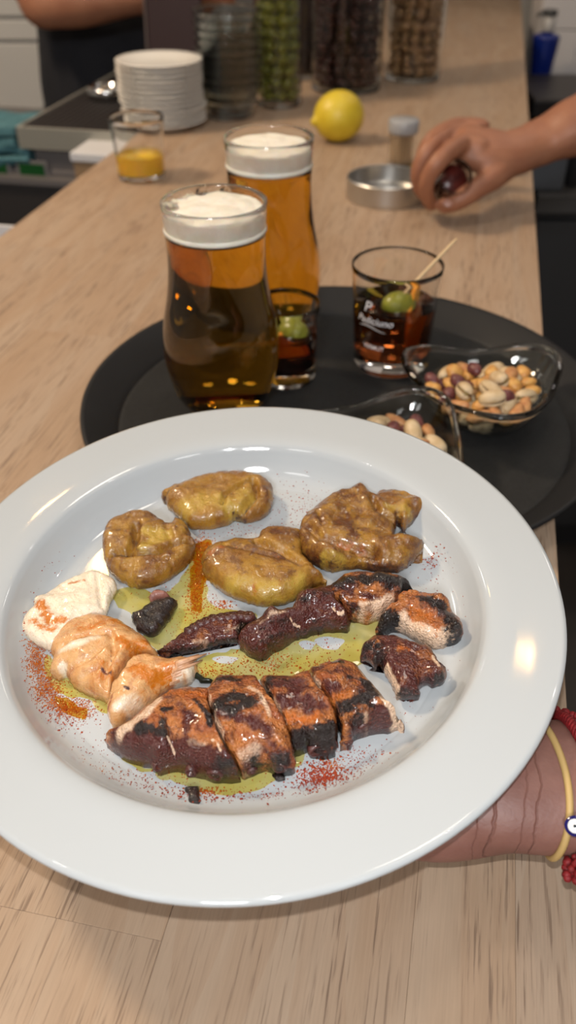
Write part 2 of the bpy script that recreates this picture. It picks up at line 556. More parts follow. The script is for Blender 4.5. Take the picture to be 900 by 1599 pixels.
white_print = plain('white_glass_print', (0.75, 0.72, 0.72), 0.6)
def wrap_text(txt, size, ang, z, rad_fn, parent, shear=0.0, name='lettering'):
    cu = bpy.data.curves.new(name, 'FONT')
    cu.body = txt; cu.size = size; cu.shear = shear; cu.align_x = 'CENTER'; cu.offset = size * 0.008
    tmp = bpy.data.objects.new(name, cu); COL.objects.link(tmp)
    bpy.context.view_layer.update()
    me = bpy.data.meshes.new_from_object(tmp.evaluated_get(bpy.context.evaluated_depsgraph_get()))
    bpy.data.objects.remove(tmp)
    bm = bmesh.new(); bm.from_mesh(me)
    bmesh.ops.subdivide_edges(bm, edges=[e for e in bm.edges if e.calc_length() > size * 0.2], cuts=2)
    for v in bm.verts:
        zz = z + v.co.y
        r = rad_fn(zz) + 0.00015
        a = ang + v.co.x / r
        v.co = Vector((r * math.cos(a), r * math.sin(a), zz))
    bm.to_mesh(me); bm.free()
    me.materials.clear(); me.materials.append(white_print)
    o = bpy.data.objects.new(name, me); COL.objects.link(o); o.parent = parent
    return o
rf = lambda z: interp_r(VERM_OUT, z)
FA = -PI / 2 - 0.62
wrap_text('Padiciuno', 0.0085, FA, 0.0485, rf, V1, 0.35)
wrap_text('P', 0.013, FA - 0.18, 0.0585, rf, V1, 0.3)
wrap_text('VERMUT', 0.0050, FA + 0.02, 0.0265, rf, V1)
sw = []
for k in range(15):
    a = FA - 0.42 + 0.75 * k / 14
    z = 0.0445 + 0.0016 * math.sin(k / 14 * PI * 1.5)
    r = rf(z) + 0.00025
    sw.append((r * math.cos(a), r * math.sin(a), z))
MB().tube(sw, [0.0003 + 0.0009 * math.sin(PI * k / 14) for k in range(15)], 6, 0.2).build('lettering_swash', white_print, V1)

olive_m = mottled('green_olive', (0.19, 0.20, 0.012), (0.25, 0.25, 0.03), 40, 0.3)
orange_m = Mat('orange_slice')
MT['pulp'] = mottled('orange_pulp', (0.85, 0.36, 0.01), (0.9, 0.5, 0.03), 200, 0.35)
MT['rind'] = plain('orange_rind', (0.80, 0.30, 0.005), 0.45)
MT['pick'] = plain('pale_pick_wood', (0.66, 0.47, 0.26), 0.6)

def make_olive(loc, label, rot, s=1.0, parent_z=0):
    r = empty('green_olive', loc, rot); tag(r, label, 'olive')
    pr = [(0, -1)] + [(math.sin(PI * k / 14) ** 0.9, -math.cos(PI * k / 14)) for k in range(1, 14)] + [(0, 1)]
    MB().lathe([(a * 0.0098 * s, z * 0.0128 * s) for a, z in pr], 24).build('olive_flesh', olive_m, r)
    MB().lathe([(0, 0.0126 * s), (0.0022 * s, 0.0130 * s), (0.0026 * s, 0.0125 * s), (0.002 * s, 0.0115 * s)], 12).build('pit_hole', plain('olive_hole', (0.10, 0.09, 0.01), 0.5), r)
    return r
oz = v1 + Vector((0.008, -0.011, 0.056))
make_olive(v1 + Vector((0.002, -0.010, 0.0575)), 'green olive floating in the vermouth with the white lettering', (0, PI / 2, 0.3), 1.12)
make_olive(v2 + Vector((0.006, -0.004, 0.0425)), 'green olive in the vermouth behind the front beer', (0, PI / 2, -0.5), 1.0)

def make_pick(p0, p1, label):
    p0, p1 = Vector(p0), Vector(p1)
    o = MB().tube([(0, 0, 0), tuple((p1 - p0) * 0.06), tuple((p1 - p0) * 0.94), tuple(p1 - p0)], [0.0005, 0.0013, 0.0013, 0.0006], 8).build('cocktail_pick', MT['pick'], None, True, p0)
    return tag(o, label, 'toothpick')
make_pick(v1 + Vector((0.002, -0.012, 0.064)), v1 + Vector((0.046, 0.008, 0.105)), 'wooden cocktail pick slanting out of the vermouth glass at its right')

def make_orange(loc, label, rot, s=1.0):
    r = empty('orange_slice', loc, rot); tag(r, label, 'orange slice')
    n, R, t = 20, 0.026 * s, 0.0035
    vs = [(0, 0, -t / 2), (0, 0, t / 2)]; fs = []
    for k in range(n + 1):
        a = PI * k / n
        for z in (-t / 2, t / 2): vs.append(((R - 0.003) * math.cos(a), (R - 0.003) * math.sin(a), z))
    for k in range(n):
        b = 2 + 2 * k
        fs += [(0, b + 2, b), (1, b + 1, b + 3), (b, b + 2, b + 3, b + 1)]
    fs += [(0, 2, 3, 1), (0, 1, 3 + 2 * n, 2 + 2 * n)]
    MB().add(vs, fs).build('orange_flesh', MT['pulp'], r, False)
    MB().tube([((R - 0.0015) * math.cos(PI * k / n), (R - 0.0015) * math.sin(PI * k / n), 0) for k in range(n + 1)], 0.0022, 8).build('orange_peel', MT['rind'], r)
    return r
make_orange(v1 + Vector((0.017, 0.002, 0.043)), 'half slice of orange standing in the vermouth beside the olive', (PI / 2, -1.25, 1.2))
make_orange(v2 + Vector((-0.002, -0.013, 0.026)), 'half slice of orange in the vermouth behind the front beer', (PI / 2 - 0.3, 0.0, 0.2), 0.7)

# ------------------------------------------------------------------ glass nut bowls
def tri_r(a):
    return 1.0 + 0.10 * math.cos(3 * a) + 0.015 * math.cos(6 * a)
BOWL = [(0.020, 0.0), (0.026, 0.001), (0.036, 0.007), (0.045, 0.017), (0.0515, 0.027), (0.0555, 0.035)]
def make_bowl(loc, rz, label):
    r = empty('nut_bowl', loc, (0, 0, rz)); tag(r, label, 'bowl')
    out = refine(BOWL, 30)
    inn = [(max(a - 0.0028, 0.001), z + 0.0006) for a, z in out if z > 0.004]
    prof = [(0, 0)] + out + [(out[-1][0] + 0.0016, 0.0358), (out[-1][0] + 0.0022, 0.0375), (out[-1][0] + 0.0014, 0.0394), (out[-1][0] - 0.0004, 0.0402), (out[-1][0] - 0.0022, 0.0394), (out[-1][0] - 0.0030, 0.0376)] + list(reversed(inn)) + [(inn[0][0] * 0.7, 0.0045), (0, 0.0042)]
    def warp(a, z):
        k = min(1.0, z / 0.024)
        return 1 + (tri_r(a) - 1) * k * 1.5
    b = MB().lathe(prof, 96, None, warp)
    for v in b.v:
        a = math.atan2(v.y, v.x)
        v.z += 0.007 * (max(0, v.z) / 0.036) ** 2 * (math.cos(3 * a) * 0.5 - 0.3)
    b.build('bowl_glass', MT['green_glass'], r)
    return r
n1 = at(750, 652, TZ)
N1 = make_bowl(n1, -PI / 2 + 0.04, 'clear three-cornered glass bowl of mixed nuts, right of the vermouth')
n2 = at(600, 748, TZ)
N2 = make_bowl(n2, -PI / 2 + 0.45, 'clear glass nut bowl half hidden behind the rim of the plate')

pist_m = mottled('pistachio_shell', (0.62, 0.47, 0.29), (0.52, 0.37, 0.20), 140, 0.5, 0.2, 400)
pist_k = mottled('pistachio_kernel', (0.30, 0.22, 0.06), (0.28, 0.13, 0.08), 200, 0.6)
almond_m = mottled('roasted_almond', (0.42, 0.17, 0.06), (0.52, 0.26, 0.10), 160, 0.5, 0.4, 500)
corn_m = mottled('fried_corn', (0.62, 0.34, 0.09), (0.52, 0.24, 0.06), 150, 0.45, 0.3, 400)
raisin_m = mottled('dark_red_nut_skin', (0.10, 0.025, 0.025), (0.16, 0.05, 0.045), 150, 0.4, 0.4, 400)

def nut_mesh(kind):
    r = empty('mixed_nut')
    if kind == 'pistachio':
        r.name = 'pistachio'
        for s in (-1, 1):
            b = MB()
            n, mseg = 12, 8
            vs, fs = [], []
            for i in range(n + 1):
                t = PI * i / n
                rad = 0.0062 * math.sin(t) ** 0.75 if 0 < i < n else 0.0004
                z = -0.0100 * math.cos(t)
                for j in range(mseg + 1):
                    g = PI * j / mseg
                    vs.append((rad * math.cos(g), s * rad * math.sin(g) * 0.95 + s * 0.0006 * (1 + z / 0.01), z))
            for i in range(n):
                for j in range(mseg):
                    a = i * (mseg + 1) + j
                    fs.append((a, a + 1, a + mseg + 2, a + mseg + 1))
            o = b.add(vs, fs).build('shell_half', pist_m, r)
            md = o.modifiers.new('solid', 'SOLIDIFY'); md.thickness = 0.0007
        MB().ball((0, 0, 0.0008), (0.0048, 0.0042, 0.0078), 12, 8).build('kernel', pist_k, r)
    else:
        r.name = {'almond': 'almond', 'corn': 'corn_kernel', 'dark': 'red_peanut'}[kind]
        rx, ry, rz = {'almond': (0.0056, 0.0036, 0.0100), 'corn': (0.0060, 0.0040, 0.0066), 'dark': (0.0052, 0.0050, 0.0072)}[kind]
        m = {'almond': almond_m, 'corn': corn_m, 'dark': raisin_m}[kind]
        b = MB().ball((0, 0, 0), (rx, ry, rz), 14, 10)
        for v in b.v:
            k = (v.z / rz + 1) / 2
            v.x *= (1.15 - 0.45 * k) if kind != 'dark' else 1.0
            v += v.normalized() * (noise.noise(v * 260 + Vector((len(kind), 0, 0))) * 0.0007)
        b.build('nut_body', m, r)
    return r
protos, used = {}, set()
for k in ('pistachio', 'almond', 'corn', 'dark'):
    protos[k] = nut_mesh(k)
NUTCAT = {'pistachio': ('pistachio in its pale shell', 'pistachio'), 'almond': ('roasted brown almond', 'almond'), 'corn': ('golden fried corn kernel', 'corn nut'), 'dark': ('dark red skinned peanut', 'peanut')}
def place_nut(kind, loc, rot, where, gname):
    o = protos[kind] if kind not in used else copy_tree(protos[kind])
    used.add(kind)
    o.location, o.rotation_euler = loc, rot
    tag(o, NUTCAT[kind][0] + ' in ' + where, NUTCAT[kind][1], NUTCAT[kind][1] + ' pieces in ' + gname)
def fill_nuts(center, rz, where, gname, seed, n_layers):
    rr = random.Random(seed)
    for (zl, rmax, cnt) in n_layers:
        placed = []
        tries = 0
        while len(placed) < cnt and tries < 4000:
            tries += 1
            a = rr.uniform(0, 2 * PI); q = rmax * math.sqrt(rr.random()) * (1 + (tri_r(a - rz) - 1) * 1.2)
            p = Vector((q * math.cos(a), q * math.sin(a), 0))
            if all((p - s).length > 0.0118 for s in placed):
                placed.append(p)
                kind = rr.choices(['pistachio', 'almond', 'corn', 'dark'], [0.22, 0.34, 0.34, 0.10])[0]
                place_nut(kind, center + p + Vector((0, 0, zl + rr.uniform(-0.001, 0.001))), (PI / 2 + rr.uniform(-0.4, 0.4), rr.uniform(-0.6, 0.6), rr.uniform(0, 6.28)), where, gname)
LAY = [(0.0105, 0.024, 13), (0.0178, 0.032, 22), (0.0245, 0.0385, 30), (0.0305, 0.024, 12)]
fill_nuts(n1, -PI / 2 + 0.04, 'the nut bowl right of the vermouth', 'the right bowl', 11, LAY)
fill_nuts(n2, -PI / 2 + 0.45, 'the nut bowl behind the plate rim', 'the bowl behind the plate', 12, LAY)

# ------------------------------------------------------------------ the plate
PR = 0.145
KS = PR / 0.13
PC = Vector((0, 0, CAM_H)) + (Vector((-0.01848562, 0.25706691, 0.10982388)) - Vector((0, 0, CAM_H))) * KS
PN = Vector((-0.03045027, -0.07198028, 1)).normalized()
PX = (Vector((1, 0, 0)) - PN * PN.x).normalized()
PY = PN.cross(PX)
PROT = Matrix((PX, PY, PN)).transposed()
PEUL = PROT.to_euler()
WELL = -0.0205
def plate_world(x, y, z): return PC + PX * x + PY * y + PN * z
def on_plate(px, py, h):
    """Where the sight line of a pixel meets the plane h above the well's floor, in the plate's own x, y."""
    r = ray(px, py)
    o = Vector((0, 0, CAM_H))
    c = PC + PN * (WELL + h)
    t = (c - o).dot(PN) / r.dot(PN)
    d = o + r * t - c
    return Vector((d.dot(PX), d.dot(PY)))
PLATE_PROF = [(0, WELL), (0.05, WELL), (0.088, WELL), (0.095, -0.0199), (0.1005, -0.0178), (0.1045, -0.0135), (0.1075, -0.0085), (0.1095, -0.0050), (0.1122, -0.0026), (0.118, -0.0013), (0.128, -0.0007), (0.138, -0.0002), (0.1430, 0.0),
              (0.1446, -0.0006), (0.1450, -0.0018), (0.1444, -0.0032), (0.140, -0.0047), (0.128, -0.0066), (0.118, -0.0086), (0.112, -0.0115), (0.108, -0.0165), (0.104, -0.0215), (0.098, -0.0245), (0.086, -0.0252), (0.085, -0.0275), (0.080, -0.0275), (0.079, -0.0248), (0.05, -0.0246), (0, -0.0246)]
plate = MB().lathe(refine(PLATE_PROF[:13], 72)[:-1] + PLATE_PROF[12:], 160).build('dinner_plate', MT['porcelain'], None, True, PC, PEUL)
for v in plate.data.vertices:
    if v.co.xy.length < 0.001: v.co.x = v.co.y = 0
tag(plate, 'wide-rimmed white porcelain plate held in the hand over the counter', 'plate')

# ------------------------------------------------------------------ food
def catmull_closed(P, step):
    out, n = [], len(P)
    for i in range(n):
        a, b, c, d = P[i - 1], P[i], P[(i + 1) % n], P[(i + 2) % n]
        m = max(1, int((c - b).length / step))
        for k in range(m):
            t = k / m
            cr = 0.5 * (2 * b + (c - a) * t + (2 * a - 5 * b + 4 * c - d) * t * t + (3 * b - a - 3 * c + d) * t ** 3)
            out.append(cr * 0.7 + (b.lerp(c, t)) * 0.3)
    return out

def seg_dist(Q, A, B):
    """distance of the points Q (n,2) to segments A->B (m,2): min over m."""
    best = np.full(len(Q), 1e9)
    for a, b in zip(A, B):
        d = b - a
        L = max(float(d @ d), 1e-14)
        t = np.clip(((Q - a) @ d) / L, 0, 1)
        e = Q - (a + t[:, None] * d)
        best = np.minimum(best, np.sqrt((e * e).sum(1)))
    return best

def inside(Q, poly):
    x, y = Q[:, 0], Q[:, 1]
    r = np.zeros(len(Q), bool)
    n = len(poly)
    for i in range(n):
        x0, y0 = poly[i]; x1, y1 = poly[(i + 1) % n]
        if y0 == y1: continue
        c = ((y0 > y) != (y1 > y)) & (x < (x1 - x0) * (y - y0) / (y1 - y0) + x0)
        r ^= c
    return r

def C(scale, ox, oy, pts):
    return [(ox + x / scale, oy + y / scale) for x, y in pts]

def seat(outline, base, H):
    """Outline pixels -> plate: the side towards the viewer is where the piece meets the plate, the far side is its upper edge."""
    n = len(outline)
    ar = sum(outline[i][0] * outline[(i + 1) % n][1] - outline[(i + 1) % n][0] * outline[i][1] for i in range(n))
    sg = 1.0 if ar > 0 else -1.0
    out = []
    for i, (x, y) in enumerate(outline):
        a, b = outline[i - 2], outline[(i + 2) % n]
        tx, ty = b[0] - a[0], b[1] - a[1]
        ny = -tx * sg / max(1e-6, math.hypot(tx, ty))          # image rows grow downwards: ny > 0 faces the viewer
        w = 0.5 + 0.5 * max(-1.0, min(1.0, ny))
        out.append(on_plate(x, y, base + H * (0.62 * (1 - w) + 0.06 * w)))
    return out

PXM = 3400.0          # pixels of the photograph per metre on the plate, about
def blob(name, outline, H, m, label, cat, group=None, edge=0.5, R=0.011, p=2.4, rough=0.0007, rfreq=190, lump=0.0012, lfreq=70, grow=0.0006, creases=(), bumps=(), paint=(), step=0.0011, base=0.0, hplane=0.5, seed=0, tilt=None, jag=0.0004, env=None, crest=0.0):
    hp = base + H * hplane
    H = H * 0.74
    hp = base + H * 0.4
    P = catmull_closed(seat(outline, base, H), step * 1.15)
    cen = sum(P, Vector((0, 0))) / len(P)
    sv = Vector((seed * 3.1, seed * 1.7, seed * 0.9))
    R = R * 0.72
    P = [q + (q - cen).normalized() * grow for q in P]
    P = [q + Vector((noise.noise(Vector((q.x, q.y, 0)) * 420 + sv), noise.noise(Vector((q.y, q.x, 3)) * 420 + sv))) * jag * 2 for q in P]
    B = np.array([(q.x, q.y) for q in P])
    nb = len(B)
    lo, hi = B.min(0), B.max(0)
    rr = np.random.RandomState(seed + 1)
    gx, gy = np.meshgrid(np.arange(lo[0], hi[0], step), np.arange(lo[1], hi[1], step * 0.87))
    gx[1::2] += step / 2
    Q = np.stack([gx.ravel(), gy.ravel()], 1) + rr.uniform(-0.22, 0.22, (gx.size, 2)) * step
    Q = Q[inside(Q, B)]
    A2 = np.roll(B, -1, 0)
    Q = Q[seg_dist(Q, B, A2) > step * 0.55]
    allp = [Vector(q) for q in B] + [Vector(q) for q in Q]
    res = delaunay_2d_cdt(allp, [(i, (i + 1) % nb) for i in range(nb)], [list(range(nb))], 1, 1e-7)
    V2, Fs, orig = np.array([(v.x, v.y) for v in res[0]]), [tuple(f) for f in res[2]], res[3]
    d = seg_dist(V2, B, A2)
    prof = (1 - (1 - np.clip(d / R, 0, 1)) ** p) ** (1 / p)
    Z = edge * H + (1 - edge) * H * prof
    if env is not None:                                      # one slice of a longer piece: the long piece's section, with sheer cut faces
        EV = catmull_closed(seat(env, base, H), step * 3)
        EB = np.array([(q.x, q.y) for q in EV])
        de = np.where(inside(V2, EB), seg_dist(V2, EB, np.roll(EB, -1, 0)), 0.0)
        pe = (1 - (1 - np.clip(de / (R / 0.72), 0, 1)) ** p) ** (1 / p)
        po = (1 - (1 - np.clip(d / 0.0016, 0, 1)) ** 2.5) ** (1 / 2.5)
        Z = (edge * H + (1 - edge) * H * pe) * (0.80 + 0.20 * po)
    if tilt is not None:                                     # a slope of the top across the piece
        Z = Z + ((V2[:, 0] - cen.x) * tilt[0] + (V2[:, 1] - cen.y) * tilt[1]) * (0.3 + 0.7 * prof)
    Z0 = Z.copy()
    def hit(x, y):
        best = None
        for h in np.linspace(H * 1.1, 0.0, 16):
            q = np.array(tuple(on_plate(x, y, base + h)))
            dd = ((V2 - q) ** 2).sum(1)
            i = int(dd.argmin())
            if dd[i] < 0.0022 ** 2 and Z0[i] >= h - 0.0004:
                return V2[i]
            if best is None or dd[i] < best[0]: best = (dd[i], q)
        return best[1]
    for pts, wid, dep in creases:
        L = np.array([hit(x, y) for x, y in pts])
        dd = seg_dist(V2, L[:-1], L[1:])
        Z = Z - dep * np.exp(-(dd / wid) ** 2) * np.clip(d / 0.002, 0.15, 1)
    for x, y, rad, h in bumps:
        c = hit(x, y)
        dd = np.sqrt(((V2 - c) ** 2).sum(1))
        Z = Z + h * np.clip(1 - (dd / rad) ** 2, 0, 1) ** 0.7
    for i in range(len(V2)):
        q = Vector((V2[i, 0], V2[i, 1], 0))
        w = min(1.0, d[i] / 0.003 + 0.25)
        Z[i] += w * (lump * noise.noise(q * lfreq + sv) + rough * noise.noise(q * rfreq + sv) + rough * 0.6 * noise.noise(q * rfreq * 2.3 + sv))
    Z = np.maximum(Z, 0.0012)
    nv = len(V2)
    verts = [(V2[i, 0] - cen.x, V2[i, 1] - cen.y, Z[i] + base) for i in range(nv)]
    # the rim of the cap runs down to the plate
    onb = [None] * nb
    for i in range(nv):
        for oi in orig[i]:
            if oi < nb: onb[oi] = i
    ring = [i for i in onb if i is not None]
    inward = []
    for k, i in enumerate(ring):
        t = Vector(V2[ring[(k + 1) % len(ring)]]) - Vector(V2[ring[k - 1]])
        n2 = Vector((-t.y, t.x)); n2.normalize() if n2.length > 0 else None
        inward.append(n2)
    area2 = sum(B[i][0] * A2[i][1] - A2[i][0] * B[i][1] for i in range(nb))
    sg = 1.0 if area2 > 0 else -1.0
    faces = list(Fs)
    prev = ring
    for lev, inn in ((0.5, 0.03 * H), (0.0, (0.02 if env is not None else 0.30) * H)):
        cur = []
        for k, i in enumerate(ring):
            q = inward[k] * (sg * inn)
            cur.append(len(verts)); verts.append((V2[i, 0] - cen.x + q.x, V2[i, 1] - cen.y + q.y, base + Z[i] * lev))
        for k in range(len(ring)):
            k2 = (k + 1) % len(ring)
            faces.append((prev[k], cur[k], cur[k2], prev[k2]))
        prev = cur
    faces.append(tuple(prev))
    o = mesh_obj(name, verts, faces, m, None, True, plate_world(cen.x, cen.y, WELL), PEUL)
    fix_normals(o)
    # colour fields: char (also shade painted in potato creases), red skin, pale flesh, spice
    VA = np.array([(v.co.x + cen.x, v.co.y + cen.y) for v in o.data.vertices])
    fields = {'char': np.zeros(len(VA)), 'red': np.zeros(len(VA)), 'pale': np.zeros(len(VA)), 'spice': np.zeros(len(VA))}
    for ch, pts, rad, st in paint:
        if pts == 'all':
            fields[ch] = np.maximum(fields[ch], st); continue
        if pts == 'edge':
            dd = seg_dist(VA, B, A2)
            fields[ch] = np.maximum(fields[ch], st * np.exp(-(dd * PXM / rad) ** 2)); continue
        L = np.array([hit(x, y) for x, y in pts])
        if len(L) == 1: L = np.vstack([L, L + 1e-6])
        dd = seg_dist(VA, L[:-1], L[1:]) * PXM
        fields[ch] = np.maximum(fields[ch], st * np.exp(-(dd / rad) ** 2))
    ca = o.data.color_attributes.new('paint', 'FLOAT_COLOR', 'POINT')
    ca.data.foreach_set('color', np.stack([fields['char'], fields['red'], fields['pale'], np.ones(len(VA))], 1).ravel().astype(np.float32))
    sa = o.data.attributes.new('spice', 'FLOAT', 'POINT')
    sa.data.foreach_set('value', fields['spice'].astype(np.float32))
    tag(o, label, cat, group)
    return o

OCT = food_mat('grilled_octopus', (0.47, 0.165, 0.042), (0.29, 0.075, 0.022), (0.70, 0.48, 0.33), (0.072, 0.012, 0.008), (0.010, 0.0045, 0.004), (0.48, 0.115, 0.008), 480, 0.9, 0.22, 0.03, 0, 0.85, 0.28)
OCTW = food_mat('octopus_flesh', (0.66, 0.38, 0.17), (0.58, 0.27, 0.09), (0.80, 0.68, 0.52), (0.26, 0.06, 0.04), (0.05, 0.02, 0.018), (0.52, 0.15, 0.008), 380, 0.55, 0.28, 0.12, 0.5)
POT = food_mat('roast_potato', (0.335, 0.168, 0.020), (0.22, 0.092, 0.014), (0.42, 0.265, 0.042), (0.105, 0.034, 0.010), (0.045, 0.018, 0.010), (0.33, 0.09, 0.012), 520, 0.5, 0.30, 0.05, 0.6, 0.3)
CHAR = food_mat('charred_skin', (0.012, 0.008, 0.008), (0.022, 0.012, 0.011), (0.20, 0.11, 0.09), (0.05, 0.012, 0.01), (0.008, 0.005, 0.005), (0.1, 0.02, 0.01), 380, 0.9, 0.35)

pa = lambda pts: C(3.0, 150, 720, pts)
pb = lambda pts: C(900 / 380.0, 300, 750, pts)
lf = lambda pts: C(3.0, 30, 870, pts)
ta = lambda pts: C(900 / 340.0, 220, 900, pts)
c6 = lambda pts: C(900 / 440.0, 300, 740, pts)
ce = lambda pts: C(4.5, 540, 880, pts)
f1 = lambda pts: C(900 / 260.0, 160, 1020, pts)
f4 = lambda pts: C(900 / 260.0, 400, 1010, pts)
GP = 'roast potatoes on the plate'
blob('roast_potato', pa([(40, 370), (60, 310), (120, 265), (190, 243), (260, 255), (320, 290), (345, 300), (365, 258), (385, 275), (420, 310), (438, 345), (430, 375), (465, 410), (440, 480), (390, 540), (320, 590), (240, 618), (170, 610), (110, 575), (65, 520), (45, 450)]),
     0.021, POT, 'round split roast potato at the left, its skin folded open', 'potato', GP, R=0.017, lump=0.002, seed=1,
     creases=[(pa([(80, 430), (150, 430), (180, 390), (190, 300)]), 0.0020, 0.006), (pa([(150, 435), (290, 420), (360, 375), (440, 372)]), 0.0018, 0.0055), (pa([(330, 300), (345, 350)]), 0.002, 0.003)],
     bumps=[(150 + 270 / 3, 720 + 345 / 3, 0.008, -0.0025)],
     paint=[('pale', pa([(240, 330), (330, 330), (220, 400)]), 18, 0.75), ('red', 'all', 1, 0.42), ('red', pa([(60, 420), (120, 560), (250, 600)]), 12, 0.45), ('char', pa([(80, 430), (155, 432)]), 5, 0.9), ('char', pa([(150, 435), (290, 420), (430, 375)]), 3, 0.75), ('char', pa([(360, 265), (400, 300), (435, 345)]), 6, 0.75), ('char', pa([(190, 300), (180, 390)]), 4, 0.5)])  # thin char lines along the folds are painted crease shade
blob('roast_potato', pa([(310, 180), (325, 150), (370, 125), (440, 95), (510, 70), (600, 58), (690, 57), (750, 75), (800, 100), (825, 140), (828, 200), (805, 260), (760, 295), (700, 310), (650, 300), (620, 320), (560, 335), (490, 340), (440, 330), (400, 290), (365, 255), (345, 240), (335, 210)]),
     0.020, POT, 'yellow roast potato at the top, nearest the far rim of the plate', 'potato', GP, R=0.016, lump=0.0016, seed=2,
     creases=[(pa([(600, 200), (605, 150), (660, 110), (730, 85)]), 0.0013, 0.0035), (pa([(745, 90), (752, 150), (700, 220), (680, 290)]), 0.0016, 0.005), (pa([(620, 240), (640, 300)]), 0.0015, 0.003)],
     paint=[('red', 'all', 1, 0.18), ('pale', pa([(430, 200), (560, 180), (640, 230), (700, 150)]), 30, 0.62), ('char', pa([(315, 180), (330, 160), (400, 120)]), 5, 0.8), ('char', pa([(745, 90), (752, 150), (700, 220), (680, 290)]), 4, 0.75), ('char', pa([(600, 200), (605, 150), (660, 110), (730, 85)]), 2.5, 0.6), ('char', pa([(640, 260), (690, 295)]), 6, 0.8), ('red', pa([(790, 120), (810, 200)]), 9, 0.6), ('char', pa([(350, 245), (390, 290)]), 4, 0.7)])  # char on the two crease lines is shade put into the colour
blob('roast_potato', pb([(40, 310), (55, 270), (100, 240), (170, 225), (240, 222), (255, 195), (310, 180), (370, 185), (405, 205), (405, 280), (440, 325), (480, 365), (495, 390), (470, 400), (420, 430), (380, 460), (330, 480), (270, 485), (200, 470), (130, 440), (80, 400), (50, 360)]),
     0.023, POT, 'smooth oval roast potato in the middle, touching the charred tentacle', 'potato', GP, R=0.019, lump=0.0014, seed=3,
     creases=[(pb([(240, 225), (330, 260), (400, 300)]), 0.0022, 0.0045), (pb([(120, 245), (230, 262), (340, 290)]), 0.0012, 0.0015)],
     paint=[('red', 'all', 1, 0.34), ('pale', pb([(150, 380), (280, 420), (400, 380)]), 26, 0.55), ('red', pb([(60, 280), (180, 245), (380, 300)]), 14, 0.7), ('red', pb([(300, 190), (390, 210)]), 12, 0.8), ('char', pb([(240, 225), (330, 260), (400, 300)]), 3, 0.6), ('spice', pb([(60, 280), (120, 250)]), 9, 0.6), ('spice', pb([(230, 400)]), 9, 0.6)])  # char on the fold line is painted shade
blob('roast_potato', pb([(395, 230), (405, 180), (430, 130), (480, 90), (550, 55), (620, 35), (655, 45), (670, 65), (690, 42), (740, 38), (800, 60), (850, 95), (863, 140), (820, 165), (795, 195), (775, 215), (755, 188), (742, 195), (752, 215), (800, 222), (845, 228), (858, 250), (840, 290), (800, 330), (760, 358), (700, 360), (620, 345), (580, 350), (520, 360), (470, 340), (425, 310), (402, 275)]),
     0.024, POT, 'large smashed roast potato at the right with ragged browned edges', 'potato', GP, R=0.016, lump=0.0035, lfreq=80, rough=0.001, seed=4,
     creases=[(pb([(430, 170), (480, 215), (580, 240), (680, 262)]), 0.002, 0.004), (pb([(670, 65), (690, 110), (740, 130), (790, 170)]), 0.002, 0.005), (pb([(680, 262), (700, 310), (760, 350)]), 0.002, 0.004), (pb([(470, 120), (480, 170)]), 0.0012, 0.002)],
     paint=[('red', 'all', 1, 0.50), ('red', 'edge', 9, 0.7), ('char', 'edge', 3.5, 0.6), ('red', pb([(560, 110), (600, 200), (640, 250)]), 16, 0.75), ('char', pb([(760, 150), (785, 190)]), 7, 0.9), ('char', pb([(700, 350), (760, 355)]), 9, 0.7), ('char', pb([(430, 170), (480, 215), (580, 240), (680, 262)]), 2.6, 0.65), ('pale', pb([(720, 90), (800, 110)]), 12, 0.6), ('pale', pb([(480, 310), (560, 320)]), 12, 0.6), ('spice', pb([(540, 230), (640, 240)]), 9, 0.6)])  # char along the long crease is painted shade; the edges are browned

# ---- octopus
GO = 'slices of the grilled octopus tentacle'
ENV_F = [(166, 1156), (177, 1142), (203, 1125), (226, 1108), (255, 1087), (262, 1077), (299, 1071), (323, 1073), (331, 1058), (345, 1053), (374, 1055), (410, 1054), (423, 1054), (452, 1055), (479, 1043), (498, 1037), (518, 1032), (530, 1026), (542, 1031), (559, 1036), (572, 1056), (585, 1074), (600, 1092), (615, 1110), (629, 1128), (620, 1136), (602, 1143), (585, 1145), (562, 1149), (553, 1154), (550, 1165), (539, 1169), (532, 1165), (521, 1177), (495, 1184), (481, 1180), (470, 1172), (459, 1177), (458, 1197), (449, 1208), (429, 1211), (414, 1204), (395, 1210), (374, 1221), (345, 1222), (330, 1221), (316, 1216), (296, 1210), (276, 1201), (252, 1210), (238, 1198), (212, 1192), (189, 1179)]
ENV_U = ta([(405, 250), (430, 212), (480, 186), (510, 164), (510, 140), (545, 127), (575, 147), (620, 137), (640, 120), (640, 88), (690, 66), (740, 50), (790, 36)]) + c6([(480, 325), (540, 314), (590, 318), (640, 326), (690, 341), (740, 380), (785, 395), (824, 412), (835, 450), (859, 480), (865, 512), (850, 546), (820, 556), (770, 559), (725, 543), (690, 518), (650, 508), (610, 525), (592, 508), (598, 470), (555, 480), (520, 475), (495, 468)]) + ta([(860, 193), (850, 222), (780, 232), (700, 247), (640, 262), (590, 297), (545, 322), (500, 353), (450, 328), (410, 288)])
ENV_G = lf([(150, 425), (180, 358), (220, 308), (262, 282), (335, 258), (390, 270), (470, 285), (500, 308), (560, 348), (602, 383), (644, 450), (700, 470), (760, 456), (802, 468), (828, 505), (831, 550), (803, 592), (702, 624), (642, 674), (562, 734), (507, 780), (480, 802), (438, 797), (418, 745), (412, 700), (428, 684), (380, 673), (320, 643), (260, 613), (226, 563), (190, 573), (153, 547), (166, 480)])
